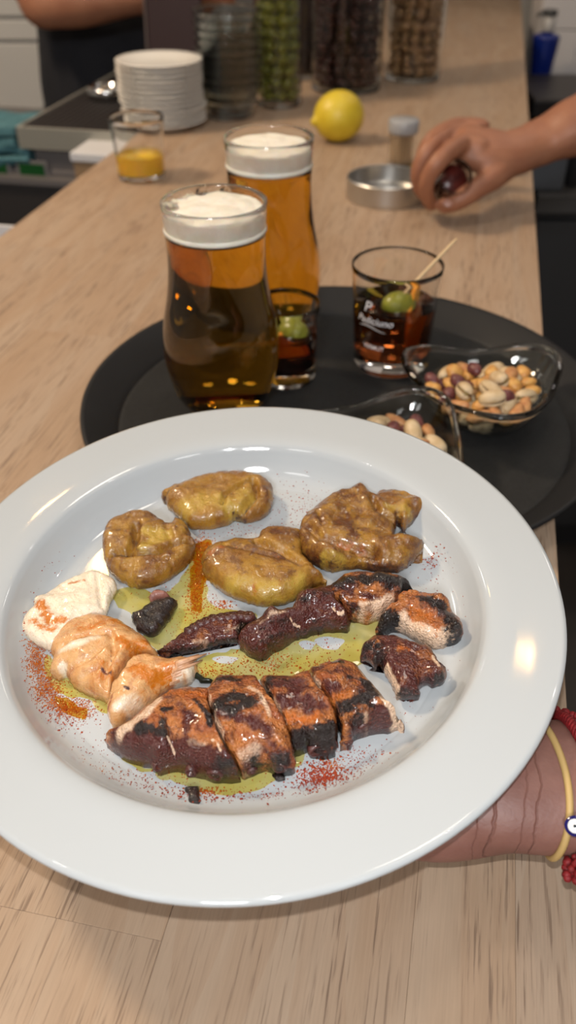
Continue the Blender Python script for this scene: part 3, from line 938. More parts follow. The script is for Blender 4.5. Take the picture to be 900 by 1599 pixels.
tipA = blob('octopus_tentacle_tip', ta([(68, 310), (100, 290), (150, 255), (190, 225), (225, 200), (270, 182), (310, 172), (350, 166), (400, 160), (440, 162), (475, 172), (470, 190), (440, 200), (410, 235), (400, 265), (410, 285), (360, 290), (300, 300), (240, 320), (180, 330), (130, 325), (90, 325)]),
     0.012, OCT, 'slim charred tentacle tip pointing left with a row of suckers', 'octopus', None, R=0.009, rough=0.0008, seed=11, hplane=0.5,
     paint=[('red', 'all', 1, 0.85), ('char', 'edge', 6, 0.8), ('pale', ta([(215, 270), (270, 265)]), 7, 0.55), ('pale', ta([(345, 232), (400, 230), (440, 200)]), 5, 0.5), ('char', ta([(70, 315), (180, 280)]), 9, 0.6)])
OCTS = food_mat('octopus_sucker', (0.085, 0.024, 0.020), (0.030, 0.010, 0.009), (0.3, 0.12, 0.09), (0.1, 0.03, 0.03), (0.015, 0.008, 0.008), (0.3, 0.1, 0.01), 420, 0.6, 0.3)
def sucker(parent, px, py, h, r, hgt=0.0025, toward=None):
    q = on_plate(px, py, h)
    p = plate_world(q.x, q.y, WELL + h)
    pr = [(0, -0.5), (0.9, -0.5), (1.05, 0.1), (0.95, 0.8), (0.75, 1.0), (0.5, 0.75), (0.25, 0.35), (0, 0.25)]
    M = Matrix.Identity(4)
    o = MB().lathe([(a * r, z * hgt) for a, z in pr], 14).build('sucker', OCTS, parent)
    for vv in o.data.vertices: vv.co *= 1 + 0.22 * noise.noise(vv.co * 420 + Vector((px, py, 0)))
    Mi = parent.rotation_euler.to_matrix().to_4x4(); Mi.translation = parent.location
    d = Vector(toward) if toward is not None else Vector((0, 0.4, 0.8))
    R3 = d.normalized().to_track_quat('Z', 'Y').to_matrix().to_4x4()
    T = Mi.inverted() @ p
    o.matrix_local = Matrix.Translation(T) @ R3
    return o
for k, (x, y) in enumerate(ta([(205, 225), (228, 210), (252, 197), (278, 187), (305, 178), (332, 172), (360, 168), (388, 164), (416, 163), (444, 166)])):
    sucker(tipA, x, y + 3, 0.0065, 0.0028 + 0.0001 * k, 0.0025, (0.0, 0.55, 0.8))
armB = blob('octopus_tentacle', ta([(405, 250), (430, 215), (480, 190), (510, 168), (510, 142), (545, 130), (575, 150), (620, 140), (640, 125), (640, 92), (690, 70), (740, 55), (790, 40), (803, 100), (795, 130), (860, 190), (850, 220), (780, 230), (700, 245), (640, 260), (590, 295), (545, 320), (500, 350), (450, 325), (410, 285)]),
     0.022, OCT, 'glossy dark red tentacle piece scored by two pale cuts, centre of the plate', 'octopus', None, R=0.013, edge=0.4, rough=0.0008, lump=0.002, seed=12, hplane=0.5, env=ENV_U,
     creases=[(ta([(420, 290), (600, 200), (780, 130)]), 0.0012, 0.0018), (ta([(470, 310), (620, 235), (760, 195)]), 0.0012, 0.0016), (ta([(622, 178), (655, 225)]), 0.0009, 0.002), (ta([(795, 125), (835, 190)]), 0.0009, 0.002)],
     bumps=[(220 + 535 / 2.647, 900 + 150 / 2.647, 0.0035, 0.003), (220 + 660 / 2.647, 900 + 100 / 2.647, 0.005, 0.003), (220 + 720 / 2.647, 900 + 75 / 2.647, 0.005, 0.003)],
     paint=[('red', 'all', 1, 1.0), ('char', 'all', 1, 0.36), ('char', 'edge', 5, 0.6), ('char', ta([(450, 240), (560, 190), (640, 170)]), 3, 0.7), ('char', ta([(480, 290), (600, 235), (740, 190)]), 3, 0.7), ('char', ta([(470, 330), (560, 280), (680, 235)]), 3, 0.7), ('char', ta([(660, 110), (740, 80), (790, 60)]), 10, 0.8), ('pale', ta([(622, 178), (640, 200), (655, 225)]), 1.5, 1.0), ('pale', ta([(797, 128), (812, 160), (838, 190)]), 1.9, 1.0), ('pale', ta([(490, 195), (540, 165), (600, 152)]), 6, 0.5), ('char', ta([(420, 290), (600, 200), (780, 130)]), 4, 0.6)])
armC = blob('octopus_tentacle', c6([(450, 405), (445, 345), (480, 328), (540, 318), (590, 322), (640, 330), (690, 345), (725, 365), (728, 385), (690, 392), (668, 402), (662, 425), (640, 440), (600, 462), (555, 477), (520, 472), (495, 465), (470, 440), (452, 425)]),
     0.024, OCT, 'black-topped tentacle piece with orange flesh below, under the right potato', 'octopus', None, R=0.013, edge=0.4, rough=0.0012, lump=0.002, seed=13, hplane=0.5, env=ENV_U,
     creases=[(c6([(455, 400), (560, 395), (660, 400)]), 0.0012, 0.002)], bumps=[(300 + 500 / 2.045, 740 + 350 / 2.045, 0.006, 0.003), (300 + 600 / 2.045, 740 + 345 / 2.045, 0.006, 0.003)],
     paint=[('red', 'all', 1, 0.55), ('char', c6([(455, 350), (540, 338), (640, 350), (710, 372)]), 20, 1.1), ('pale', c6([(540, 440), (600, 430), (640, 412)]), 9, 0.7), ('spice', c6([(480, 415), (560, 410)]), 8, 0.5), ('char', c6([(460, 432), (530, 470)]), 4, 0.8)])
armD = blob('octopus_tentacle_end', c6([(660, 405), (700, 392), (740, 395), (785, 398), (822, 415), (832, 450), (856, 480), (862, 512), (848, 543), (820, 553), (770, 556), (725, 540), (690, 515), (650, 505), (610, 522), (592, 505), (600, 465), (640, 445), (660, 425)]),
     0.024, OCT, 'blackened tentacle end at the far right, its cut face showing white', 'octopus', None, R=0.013, edge=0.4, rough=0.0012, lump=0.0025, seed=14, hplane=0.5, env=ENV_U,
     creases=[(c6([(660, 440), (700, 470), (760, 490), (810, 520)]), 0.002, 0.004)], bumps=[(300 + 845 / 2.045, 740 + 512 / 2.045, 0.005, 0.003), (300 + 800 / 2.045, 740 + 405 / 2.045, 0.004, 0.003)],
     paint=[('red', 'all', 1, 0.35), ('char', c6([(740, 400), (800, 420), (830, 470), (850, 510)]), 17, 1.0), ('char', c6([(610, 470), (650, 490), (610, 510)]), 12, 1.1), ('spice', c6([(700, 430), (740, 460), (780, 490)]), 9, 0.6), ('pale', c6([(660, 508), (700, 512), (740, 525), (790, 540), (820, 546)]), 9, 1.6), ('red', c6([(850, 510)]), 8, 0.7)])
pE = blob('octopus_chunk', ce([(112, 660), (150, 560), (200, 530), (280, 530), (340, 520), (430, 560), (520, 590), (590, 600), (620, 660), (660, 740), (690, 770), (700, 810), (670, 880), (590, 910), (560, 885), (510, 895), (505, 930), (515, 975), (440, 980), (360, 980), (345, 930), (300, 840), (245, 745), (220, 780), (180, 760), (150, 720), (105, 700)]),
     0.019, OCT, 'separate dark red octopus chunk below the white-cut tentacle end', 'octopus', None, R=0.009, rough=0.001, lump=0.0022, seed=15, hplane=0.5,
     creases=[(ce([(130, 640), (200, 620), (260, 640)]), 0.0015, 0.003)], bumps=[(540 + 180 / 4.5, 880 + 590 / 4.5, 0.006, 0.003), (540 + 640 / 4.5, 880 + 850 / 4.5, 0.006, 0.002)],
     paint=[('red', 'all', 1, 0.78), ('char', ce([(140, 600), (200, 580), (250, 650), (200, 740)]), 14, 0.9), ('char', 'edge', 3, 0.6), ('pale', ce([(250, 760), (300, 860), (345, 950)]), 5, 1.3), ('pale', ce([(620, 650), (655, 735)]), 4, 0.9), ('char', ce([(670, 780), (690, 830), (650, 890)]), 5, 1.0), ('char', ce([(350, 975), (510, 975)]), 4, 0.9), ('spice', ce([(380, 590), (450, 600)]), 8, 0.5)])
s1 = blob('octopus_slice', f1([(20, 470), (60, 430), (150, 370), (230, 310), (330, 240), (355, 205), (480, 185), (565, 205), (578, 260), (568, 330), (600, 440), (640, 520), (690, 590), (735, 640), (720, 680), (640, 692), (590, 690), (540, 670), (470, 650), (400, 620), (320, 652), (270, 610), (180, 590), (100, 545)]),
     0.029, OCT, 'leftmost slice of the thick tentacle, tan on top with purple-brown suckered side', 'octopus', GO, R=0.021, edge=0.38, rough=0.0008, lump=0.0016, seed=21, hplane=0.5, env=ENV_F, grow=0.0013,
     creases=[(f1([(340, 330), (370, 450), (390, 540)]), 0.001, 0.0022), (f1([(150, 400), (190, 480)]), 0.001, 0.0015)],
     paint=[('red', 'all', 1, 0.44), ('red', f1([(90, 530), (250, 560), (420, 600), (600, 640), (690, 660)]), 24, 1.15), ('char', f1([(320, 310), (375, 300)]), 6, 1.1), ('char', f1([(200, 400), (260, 420), (330, 450), (320, 350)]), 9, 1.05), ('char', f1([(500, 250), (560, 330), (580, 390)]), 6, 1.1), ('char', f1([(620, 640), (720, 650)]), 12, 0.9), ('spice', f1([(350, 220), (450, 220), (540, 220)]), 12, 0.6), ('red', f1([(420, 280), (470, 330), (450, 420)]), 12, 0.75), ('pale', f1([(100, 430), (230, 330), (300, 270)]), 10, 0.8), ('pale', f1([(350, 450), (362, 490), (388, 530)]), 2.2, 0.85), ('pale', f1([(600, 470), (622, 500), (640, 540)]), 2.0, 0.8), ('pale', f1([(480, 480), (560, 480)]), 9, 0.5)])
s2 = blob('octopus_slice', [(326, 1095), (328, 1080), (331, 1060), (345, 1055), (374, 1057), (400, 1061), (405, 1082), (418, 1108), (433, 1126), (450, 1154), (456, 1172), (458, 1195), (449, 1206), (429, 1209), (414, 1200), (395, 1208), (382, 1212), (372, 1200), (355, 1175), (343, 1150), (332, 1115)],
     0.030, OCT, 'second slice of the thick tentacle from the left, a black char patch on its back', 'octopus', GO, R=0.021, edge=0.38, rough=0.0009, lump=0.0016, seed=22, hplane=0.5, env=ENV_F, grow=0.0013,
     creases=[(f1([(730, 370), (720, 470)]), 0.0009, 0.0015)],
     paint=[('red', 'all', 1, 0.44), ('char', f1([(600, 300), (700, 240), (800, 270), (690, 310)]), 15, 1.1), ('char', f1([(620, 150), (740, 150)]), 9, 0.9), ('red', f1([(600, 330), (700, 330), (800, 360), (890, 410)]), 15, 0.9), ('pale', f1([(790, 180), (850, 220), (885, 300), (905, 340)]), 5, 0.62), ('char', [(400, 1200), (430, 1204), (450, 1198)], 8, 1.0), ('red', [(385, 1205), (450, 1190)], 11, 0.9), ('pale', f1([(580, 270), (590, 380), (640, 500)]), 4.5, 0.8), ('pale', f1([(740, 560), (860, 500)]), 12, 0.45), ('spice', f1([(640, 440), (760, 440)]), 9, 0.4)])
s3 = blob('octopus_slice', f4([(36, 168), (80, 160), (180, 165), (283, 180), (298, 230), (328, 300), (388, 360), (420, 425), (430, 520), (420, 570), (330, 595), (280, 580), (268, 548), (205, 570), (192, 520), (150, 440), (90, 330), (45, 250)]),
     0.030, OCT, 'third slice of the thick tentacle from the left, orange-brown with a charred left corner', 'octopus', GO, R=0.021, edge=0.38, rough=0.0009, lump=0.0016, seed=23, hplane=0.5, env=ENV_F, grow=0.0013,
     paint=[('red', 'all', 1, 0.44), ('char', f4([(50, 180), (75, 250)]), 13, 0.95), ('char', f4([(80, 170), (180, 180)]), 7, 0.8), ('red', f4([(100, 200), (240, 200), (160, 290), (260, 300), (330, 330)]), 20, 0.95), ('char', f4([(110, 260), (230, 290), (330, 350)]), 9, 0.55), ('char', f4([(210, 530), (330, 500), (420, 450), (400, 550)]), 17, 1.1), ('spice', f4([(150, 400), (260, 420), (340, 390)]), 10, 0.7), ('pale', f4([(40, 230), (90, 330), (150, 440)]), 2, 0.8)])
s4 = blob('octopus_slice', f4([(275, 122), (340, 100), (410, 85), (450, 62), (490, 80), (550, 97), (595, 165), (640, 230), (690, 290), (740, 350), (787, 408), (760, 428), (700, 455), (640, 460), (560, 475), (530, 490), (520, 530), (480, 545), (458, 530), (470, 500), (450, 430), (400, 350), (340, 290), (300, 200)]),
     0.030, OCT, 'rightmost slice of the thick tentacle, charred below with a pale cut end', 'octopus', GO, R=0.021, edge=0.38, rough=0.001, lump=0.0018, seed=24, hplane=0.5, env=ENV_F, grow=0.0013,
     bumps=[(400 + 600 / 3.46, 1010 + 420 / 3.46, 0.004, 0.002), (400 + 490 / 3.46, 1010 + 520 / 3.46, 0.0035, 0.002), (400 + 710 / 3.46, 1010 + 370 / 3.46, 0.004, 0.002)],
     paint=[('red', 'all', 1, 0.44), ('red', f4([(300, 130), (420, 120), (540, 130), (480, 200), (380, 220), (560, 230)]), 16, 0.72), ('char', f4([(500, 150), (540, 170)]), 5, 0.9), ('char', f4([(420, 85), (470, 80)]), 7, 1.0), ('char', f4([(430, 380), (540, 290), (640, 260), (600, 200)]), 16, 1.05), ('char', f4([(460, 440), (620, 330)]), 12, 0.8), ('red', f4([(520, 460), (640, 400), (740, 400)]), 16, 0.9), ('pale', f4([(575, 120), (640, 225), (715, 320), (780, 408)]), 6, 1.6), ('spice', f4([(430, 270), (500, 250)]), 9, 0.6), ('pale', f4([(285, 180), (330, 270)]), 3, 0.8), ('pale', f4([(590, 410)]), 7, 0.5)])
for (s, x, y, h, r) in [(s1, 246, 1200, 0.006, 0.003), (s1, 300, 1208, 0.006, 0.003), (s1, 337, 1212, 0.006, 0.0045), (s2, 438, 1200, 0.006, 0.0042), (s2, 392, 1206, 0.005, 0.003), (s3, 492, 1174, 0.006, 0.0045), (s3, 516, 1168, 0.006, 0.0036), (s4, 541, 1160, 0.005, 0.003), (s4, 568, 1138, 0.007, 0.0042), (s4, 606, 1130, 0.006, 0.004)]:
    sucker(s, x, y - 7, h, r * 0.85, 0.0026, (0.1 + 0.3 * math.sin(x), -0.8, 0.1 + 0.25 * math.cos(x)))
blob('octopus_slice', lf([(20, 340), (40, 290), (70, 250), (80, 200), (130, 182), (200, 133), (270, 102), (345, 72), (380, 78), (420, 97), (450, 130), (453, 160), (425, 225), (405, 290), (350, 310), (285, 350), (240, 400), (195, 440), (150, 452), (90, 425), (50, 390)]),
     0.014, OCTW, 'white fleshy octopus slice at the far left dusted with red paprika', 'octopus', None, R=0.011, lump=0.0018, seed=31, hplane=0.5,
     creases=[(lf([(365, 85), (385, 180), (395, 260)]), 0.0012, 0.002)],
     paint=[('pale', 'all', 1, 0.75), ('pale', lf([(180, 200), (300, 180), (330, 110)]), 22, 1.1), ('spice', lf([(100, 220), (150, 300), (200, 300)]), 12, 0.85), ('spice', lf([(60, 300), (100, 330), (160, 340)]), 10, 0.7), ('spice', lf([(240, 120), (310, 105)]), 5, 0.65), ('red', lf([(370, 90), (410, 180), (440, 140)]), 7, 0.6), ('red', lf([(30, 340), (90, 270)]), 8, 0.45)])
blob('octopus_slice', lf([(150, 425), (180, 360), (220, 310), (262, 284), (335, 260), (390, 272), (470, 287), (500, 310), (560, 350), (600, 385), (642, 450), (640, 478), (560, 482), (520, 520), (480, 570), (440, 620), (428, 682), (380, 670), (320, 640), (260, 610), (228, 560), (190, 570), (155, 545), (168, 480)]),
     0.019, OCTW, 'tan ridged octopus slice with orange paprika oil, second from the left', 'octopus', None, R=0.020, edge=0.4, lump=0.002, seed=32, hplane=0.5, env=ENV_G,
     creases=[(lf([(430, 350), (440, 450), (400, 560), (420, 670)]), 0.0015, 0.003), (lf([(200, 420), (330, 360), (420, 350)]), 0.0012, 0.0018), (lf([(230, 560), (330, 470), (420, 400)]), 0.0014, 0.002), (lf([(280, 600), (370, 520)]), 0.001, 0.0014)],
     paint=[('spice', lf([(270, 310), (300, 350), (440, 300), (500, 320)]), 12, 0.62), ('spice', lf([(470, 380), (520, 420), (590, 400)]), 12, 0.75), ('spice', lf([(380, 560), (450, 560), (400, 500)]), 8, 0.6), ('char', lf([(385, 530), (425, 545)]), 4, 1.0), ('char', lf([(430, 440), (430, 500)]), 2.5, 0.7), ('pale', lf([(200, 430), (300, 400), (360, 380)]), 13, 0.6), ('pale', lf([(210, 540)]), 8, 0.9), ('red', lf([(290, 330)]), 4, 0.8), ('pale', lf([(300, 560), (330, 600)]), 10, 0.4)])
g3 = blob('octopus_slice', lf([(420, 745), (415, 700), (450, 620), (500, 560), (540, 495), (600, 478), (700, 472), (760, 458), (800, 470), (825, 505), (828, 550), (800, 590), (700, 622), (640, 672), (560, 732), (505, 778), (480, 800), (440, 795)]),
     0.020, OCTW, 'tan octopus slice with torn pale fibres, left of the thick tentacle', 'octopus', None, R=0.020, edge=0.4, lump=0.0016, seed=33, hplane=0.5, env=ENV_G,
     creases=[(lf([(560, 720), (680, 600), (740, 540)]), 0.0014, 0.003), (lf([(640, 640), (780, 540)]), 0.001, 0.002)],
     paint=[('spice', lf([(540, 520), (620, 570), (700, 530)]), 15, 0.85), ('spice', lf([(640, 560), (700, 560)]), 6, 0.9), ('spice', lf([(560, 640)]), 12, 0.45), ('char', lf([(495, 615), (510, 630)]), 3, 1.0), ('pale', lf([(460, 700), (560, 700)]), 14, 0.6), ('pale', lf([(730, 560), (790, 500), (800, 560)]), 10, 0.8), ('red', lf([(415, 720), (440, 640)]), 3, 0.6)])
fib_m = mottled('flesh_fibre', (0.62, 0.36, 0.22), (0.55, 0.28, 0.14), 200, 0.3)
Mi = g3.rotation_euler.to_matrix().to_4x4(); Mi.translation = g3.location
rr = random.Random(17)
for k in range(15):
    t = k / 14
    h0 = 0.0135 - 0.009 * t
    x0, y0 = 735 - 30 * t + rr.uniform(-8, 8), 500 + 95 * t
    x1, y1 = (838 - 12 * t if k not in (1, 4) else 880 - 14 * k / 4) + rr.uniform(-10, 6), 452 + 105 * t + rr.uniform(-6, 6)
    pts = [(x0, y0), ((x0 + x1) / 2 + rr.uniform(-5, 5), (y0 + y1) / 2 + rr.uniform(-5, 5)), (x1, y1)]
    hs = [h0, h0 - 0.0006, max(0.0018, h0 - 0.0035)]
    w = []
    for (x, y), h in zip(lf(pts), hs):
        a = on_plate(x, y, h)
        w.append(Mi.inverted() @ plate_world(a.x, a.y, WELL + h))
    MB().tube(w, [0.0016, 0.0013, 0.0004], 8, 0.7).build('flesh_fibre', fib_m, g3)
chip = blob('charred_octopus_flake', lf([(535, 275), (570, 262), (620, 222), (660, 205), (705, 200), (738, 215), (722, 270), (682, 330), (652, 375), (610, 382), (560, 350), (540, 305)]),
     0.011, CHAR, 'black charred octopus flake between the left potato and the tan slices', 'octopus', None, R=0.006, rough=0.0012, lump=0.001, seed=41, hplane=0.5)
blob('octopus_sucker_bit', lf([(612, 185), (640, 163), (688, 168), (706, 195), (690, 206), (650, 212), (622, 225), (614, 208)]),
     0.008, OCTS, 'pale purple sucker bit on top of the black flake', 'octopus', None, R=0.004, rough=0.0006, seed=42, hplane=0.5, paint=[('pale', 'all', 1, 0.6)])
blob('charred_crumb', f1([(450, 740), (470, 725), (510, 725), (515, 765), (530, 800), (520, 820), (480, 815), (475, 780)]), 0.0045, CHAR, 'small black crumb alone near the front of the plate well', 'food crumb', None, R=0.003, step=0.0007, seed=43, paint=[('red', 'all', 1, 0.4)])
blob('charred_crumb', f4([(95, 695), (120, 690), (155, 700), (150, 725), (110, 728)]), 0.003, CHAR, 'tiny black crumb just below the second thick slice', 'food crumb', None, R=0.003, step=0.0007, seed=44)
blob('burnt_herb', f1([(495, 88), (520, 112), (560, 137), (592, 146), (590, 170), (540, 162), (497, 132)]), 0.004, plain('burnt_green', (0.012, 0.016, 0.008), 0.3), 'dark green burnt scrap above the leftmost thick slice', 'herb', None, R=0.003, step=0.0008, seed=45)

# ---- olive oil and paprika
oil_m = bpy.data.materials.new('olive_oil'); oil_m.use_nodes = True
_M = Mat.__new__(Mat); _M.m = oil_m; _M.t = oil_m.node_tree; _M.b = _M.t.nodes['Principled BSDF']
tr = _M.node('ShaderNodeBsdfTransparent')
gl = _M.node('ShaderNodeBsdfGlossy'); gl.inputs['Roughness'].default_value = 0.03
fr = _M.node('ShaderNodeLayerWeight'); fr.inputs['Blend'].default_value = 0.5
fr_ = _M.math('ADD', _M.math('MULTIPLY', _M.math('POWER', fr.outputs['Facing'], 5.0), 0.6), 0.045)
mx = _M.node('ShaderNodeMixShader')
v_ = _M.coords()
_M.put(tr.inputs['Color'], _M.mix(_M.rng(_M.noise(v_, 60, 3), 0.3, 0.7), (0.975, 0.92, 0.60), (0.955, 0.86, 0.40)))
_M.link(fr_, mx.inputs[0]); _M.link(tr.outputs[0], mx.inputs[1]); _M.link(gl.outputs[0], mx.inputs[2])
_M.link(mx.outputs[0], _M.t.nodes['Material Output'].inputs['Surface'])

def film(name, outline, m, label, cat, holes=(), h=0.0006, step=0.0016, seed=0):
    """A pool: a thin cap that thins out at its edge; holes where the porcelain shows through."""
    P = catmull_closed([on_plate(x, y, 0.0) for x, y in outline], step)
    P = [q + Vector((noise.noise(Vector((q.x, q.y, seed)) * 180), noise.noise(Vector((q.y, q.x, seed + 5)) * 180))) * 0.002 for q in P]
    B = np.array([(q.x, q.y) for q in P]); A2 = np.roll(B, -1, 0); nb = len(B)
    HO = []
    for (x, y, rx, ry) in holes:
        c = on_plate(x, y, 0.0)
        HO.append([c + Vector((rx / PXM * math.cos(a) * (1 + 0.2 * math.sin(3 * a)), ry / PXM * math.sin(a) * (1 + 0.15 * math.cos(2 * a + 1)))) for a in [2 * PI * k / 22 for k in range(22)]])
    lo, hi = B.min(0), B.max(0)
    gx, gy = np.meshgrid(np.arange(lo[0], hi[0], step), np.arange(lo[1], hi[1], step))
    Q = np.stack([gx.ravel(), gy.ravel()], 1); Q = Q[inside(Q, B)]
    dd = seg_dist(Q, B, A2); Q = Q[dd > step * 0.6]
    HA = [np.array([(q.x, q.y) for q in h_]) for h_ in HO]
    for h_ in HA:
        Q = Q[~inside(Q, h_)]; Q = Q[seg_dist(Q, h_, np.roll(h_, -1, 0)) > step * 0.5]
    allp = [Vector(q) for q in B]; eds = [(i, (i + 1) % nb) for i in range(nb)]
    for h_ in HA:
        b = len(allp); allp += [Vector(q) for q in h_]; eds += [(b + i, b + (i + 1) % len(h_)) for i in range(len(h_))]
    allp += [Vector(q) for q in Q]
    res = delaunay_2d_cdt(allp, eds, [list(range(nb))], 1, 1e-7)
    V2 = np.array([(v.x, v.y) for v in res[0]])
    F = []
    for f in res[2]:
        c = V2[list(f)].mean(0)[None, :]
        if not any(inside(c, h_)[0] for h_ in HA): F.append(tuple(f))
    d = seg_dist(V2, B, A2)
    for h_ in HA: d = np.minimum(d, seg_dist(V2, h_, np.roll(h_, -1, 0)))
    Z = 0.00012 + h * (1 - (1 - np.clip(d / 0.005, 0, 1)) ** 2)
    cen = V2.mean(0)
    o = mesh_obj(name, [(V2[i, 0] - cen[0], V2[i, 1] - cen[1], Z[i]) for i in range(len(V2))], F, m, None, True, plate_world(cen[0], cen[1], WELL), PEUL)
    tag(o, label, cat)
    return o
film('olive_oil_pool', [(170, 930), (200, 918), (262, 925), (296, 880), (306, 850), (330, 848), (322, 900), (325, 940), (345, 950), (400, 958), (395, 985), (330, 1000), (262, 1020), (228, 1000), (205, 965)], oil_m, 'yellow olive oil pool between the potatoes and the charred flake', 'oil', seed=1)
film('olive_oil_pool', [(298, 1046), (320, 1025), (380, 1012), (420, 1005), (470, 985), (500, 985), (545, 970), (580, 962), (600, 990), (580, 1018), (560, 1040), (500, 1050), (430, 1062), (340, 1066)], oil_m, 'yellow olive oil pool inside the curl of the tentacle', 'oil', holes=[(352, 1031, 19, 8), (515, 1005, 22, 14), (480, 1008, 12, 10)], seed=2)
film('olive_oil_pool', [(44, 1005), (60, 1005), (90, 1040), (140, 1070), (178, 1100), (182, 1118), (160, 1110), (130, 1090), (100, 1088), (70, 1070), (52, 1040)], oil_m, 'yellow olive oil pool along the left edge of the plate well', 'oil', seed=3)
film('olive_oil_pool', [(190, 1185), (240, 1200), (300, 1200), (350, 1205), (400, 1200), (450, 1185), (475, 1165), (480, 1180), (440, 1215), (400, 1235), (345, 1242), (290, 1228), (230, 1206)], oil_m, 'yellow olive oil pool under the front of the thick tentacle', 'oil', seed=4)

stain = bpy.data.materials.new('paprika_oil'); stain.use_nodes = True
_N = Mat.__new__(Mat); _N.m = stain; _N.t = stain.node_tree; _N.b = _N.t.nodes['Principled BSDF']
tr2 = _N.node('ShaderNodeBsdfTransparent'); df2 = _N.node('ShaderNodeBsdfDiffuse'); gl2 = _N.node('ShaderNodeBsdfGlossy'); gl2.inputs['Roughness'].default_value = 0.05
m1, m2, fr2 = _N.node('ShaderNodeMixShader'), _N.node('ShaderNodeMixShader'), _N.node('ShaderNodeLayerWeight')
v2_ = _N.coords()
_N.put(tr2.inputs['Color'], (0.93, 0.72, 0.25, 1)); _N.put(df2.inputs['Color'], (0.50, 0.15, 0.010, 1))
_N.link(_N.math('MULTIPLY', _N.rng(_N.noise(v2_, 330, 6, 0.75), 0.46, 0.66), 0.8), m1.inputs[0]); _N.link(tr2.outputs[0], m1.inputs[1]); _N.link(df2.outputs[0], m1.inputs[2])
_N.link(_N.math('ADD', _N.math('MULTIPLY', _N.math('POWER', fr2.outputs['Facing'], 5.0), 0.6), 0.045), m2.inputs[0]); _N.link(m1.outputs[0], m2.inputs[1]); _N.link(gl2.outputs[0], m2.inputs[2]); _N.link(m2.outputs[0], _N.t.nodes['Material Output'].inputs['Surface'])
film('paprika_stain', [(304, 850), (328, 846), (324, 880), (318, 920), (314, 955), (300, 950), (296, 915), (300, 880)], stain, 'orange paprika stain running down between the two middle potatoes', 'spice', h=0.0008, step=0.0012, seed=6)
film('paprika_stain', [(44, 1004), (58, 1004), (66, 1040), (80, 1075), (110, 1098), (140, 1112), (128, 1124), (95, 1110), (64, 1086), (50, 1050)], stain, 'orange paprika stain along the left edge of the plate well', 'spice', h=0.0008, step=0.0012, seed=7)
pap = Mat('paprika_powder')
_v = pap.coords(kind='Object')
pap.set(color=pap.mix(pap.rng(pap.noise(_v, 700, 2), 0.35, 0.65), (0.26, 0.022, 0.010), (0.40, 0.060, 0.012)), rough=0.8)
papo = Mat('wet_paprika')
_v = papo.coords(kind='Object')
papo.set(color=papo.mix(papo.rng(papo.noise(_v, 500, 2), 0.35, 0.65), (0.50, 0.135, 0.008), (0.34, 0.07, 0.008)), rough=0.35)
def specks(clusters, name, m, label, seed):
    rr = random.Random(seed)
    b = MB()
    for (x, y, rx, ry, n, s0, s1) in clusters:
        for _ in range(n):
            g1, g2 = rr.gauss(0, 0.5), rr.gauss(0, 0.5)
            q = on_plate(x + g1 * rx, y + g2 * ry, 0.0)
            rad = q.length
            if rad > 0.104: continue
            z = 0.0 if rad < 0.09 else 0.0175 * ((rad - 0.09) / 0.0175) ** 2.4
            s = rr.uniform(s0, s1) * (0.6 + 0.7 * rr.random() ** 2)
            a = rr.uniform(0, 6.28)
            ca, sa = math.cos(a) * s, math.sin(a) * s
            t = rr.uniform(0.5, 1.0)
            b.add([(q.x + ca, q.y + sa, WELL + z), (q.x - sa * t, q.y + ca * t, WELL + z), (q.x - ca, q.y - sa, WELL + z), (q.x + sa * t, q.y - ca * t, WELL + z), (q.x, q.y, WELL + z + s * 0.9)],
                  [(0, 1, 4), (1, 2, 4), (2, 3, 4), (3, 0, 4), (3, 2, 1, 0)])
    o = mesh_obj(name, b.v, b.f, m, None, False, PC, PEUL)
    return tag(o, label, 'spice', None, 'stuff')
specks([(500, 1212, 38, 20, 620, .00025, .0007), (525, 1195, 60, 30, 260, .0002, .0005), (560, 1180, 60, 24, 120, .0002, .0005), (620, 1120, 60, 30, 40, .0002, .0004), (480, 1235, 60, 18, 130, .0002, .0005), (110, 1120, 40, 26, 240, .0002, .0006), (150, 1170, 40, 40, 60, .0002, .0004), (230, 1225, 70, 22, 130, .0002, .0005),
        (330, 1245, 80, 16, 150, .0002, .0006), (400, 1245, 50, 14, 60, .0002, .0004), (460, 785, 70, 40, 170, .0002, .0005), (390, 830, 60, 14, 120, .0002, .0005), (470, 800, 40, 40, 60, .0003, .0006), (676, 882, 16, 10, 60, .0003, .0007), (680, 900, 36, 44, 70, .0002, .0004), (50, 970, 34, 60, 160, .0002, .0005), (95, 890, 50, 40, 40, .0002, .0004),
        (300, 930, 40, 40, 90, .0002, .0005), (505, 1010, 50, 26, 110, .0002, .0005), (340, 945, 26, 10, 60, .0002, .0006), (70, 1080, 40, 60, 180, .0002, .0005), (400, 1215, 240, 30, 220, .0002, .0004), (240, 800, 240, 40, 50, .0002, .0003), (700, 1010, 40, 120, 30, .0002, .0003)],
       'paprika_powder', pap.m, 'red paprika specks scattered over the white plate well', 21)
specks([(312, 880, 14, 40, 1350, .0002, .0005), (306, 935, 16, 40, 750, .0002, .0005), (318, 852, 24, 10, 480, .0002, .0005), (60, 1035, 16, 44, 1050, .0002, .0005), (80, 1080, 24, 34, 1050, .0002, .0005), (112, 1106, 36, 16, 900, .0002, .0005), (400, 1040, 80, 24, 260, .0003, .0006), (330, 1052, 44, 10, 160, .0003, .0006), (250, 985, 90, 40, 140, .0002, .0005), (510, 1040, 40, 14, 120, .0003, .0006), (430, 1025, 30, 24, 120, .0003, .0006),
        (322, 1236, 34, 7, 120, .0003, .0007), (520, 1198, 22, 12, 120, .0003, .0006), (290, 975, 30, 30, 60, .0002, .0004), (210, 925, 60, 14, 50, .0002, .0004), (230, 1206, 120, 12, 100, .0002, .0005), (345, 945, 20, 8, 90, .0003, .0006)],
       'wet_paprika', papo.m, 'orange paprika soaked in the oil on the plate', 22)

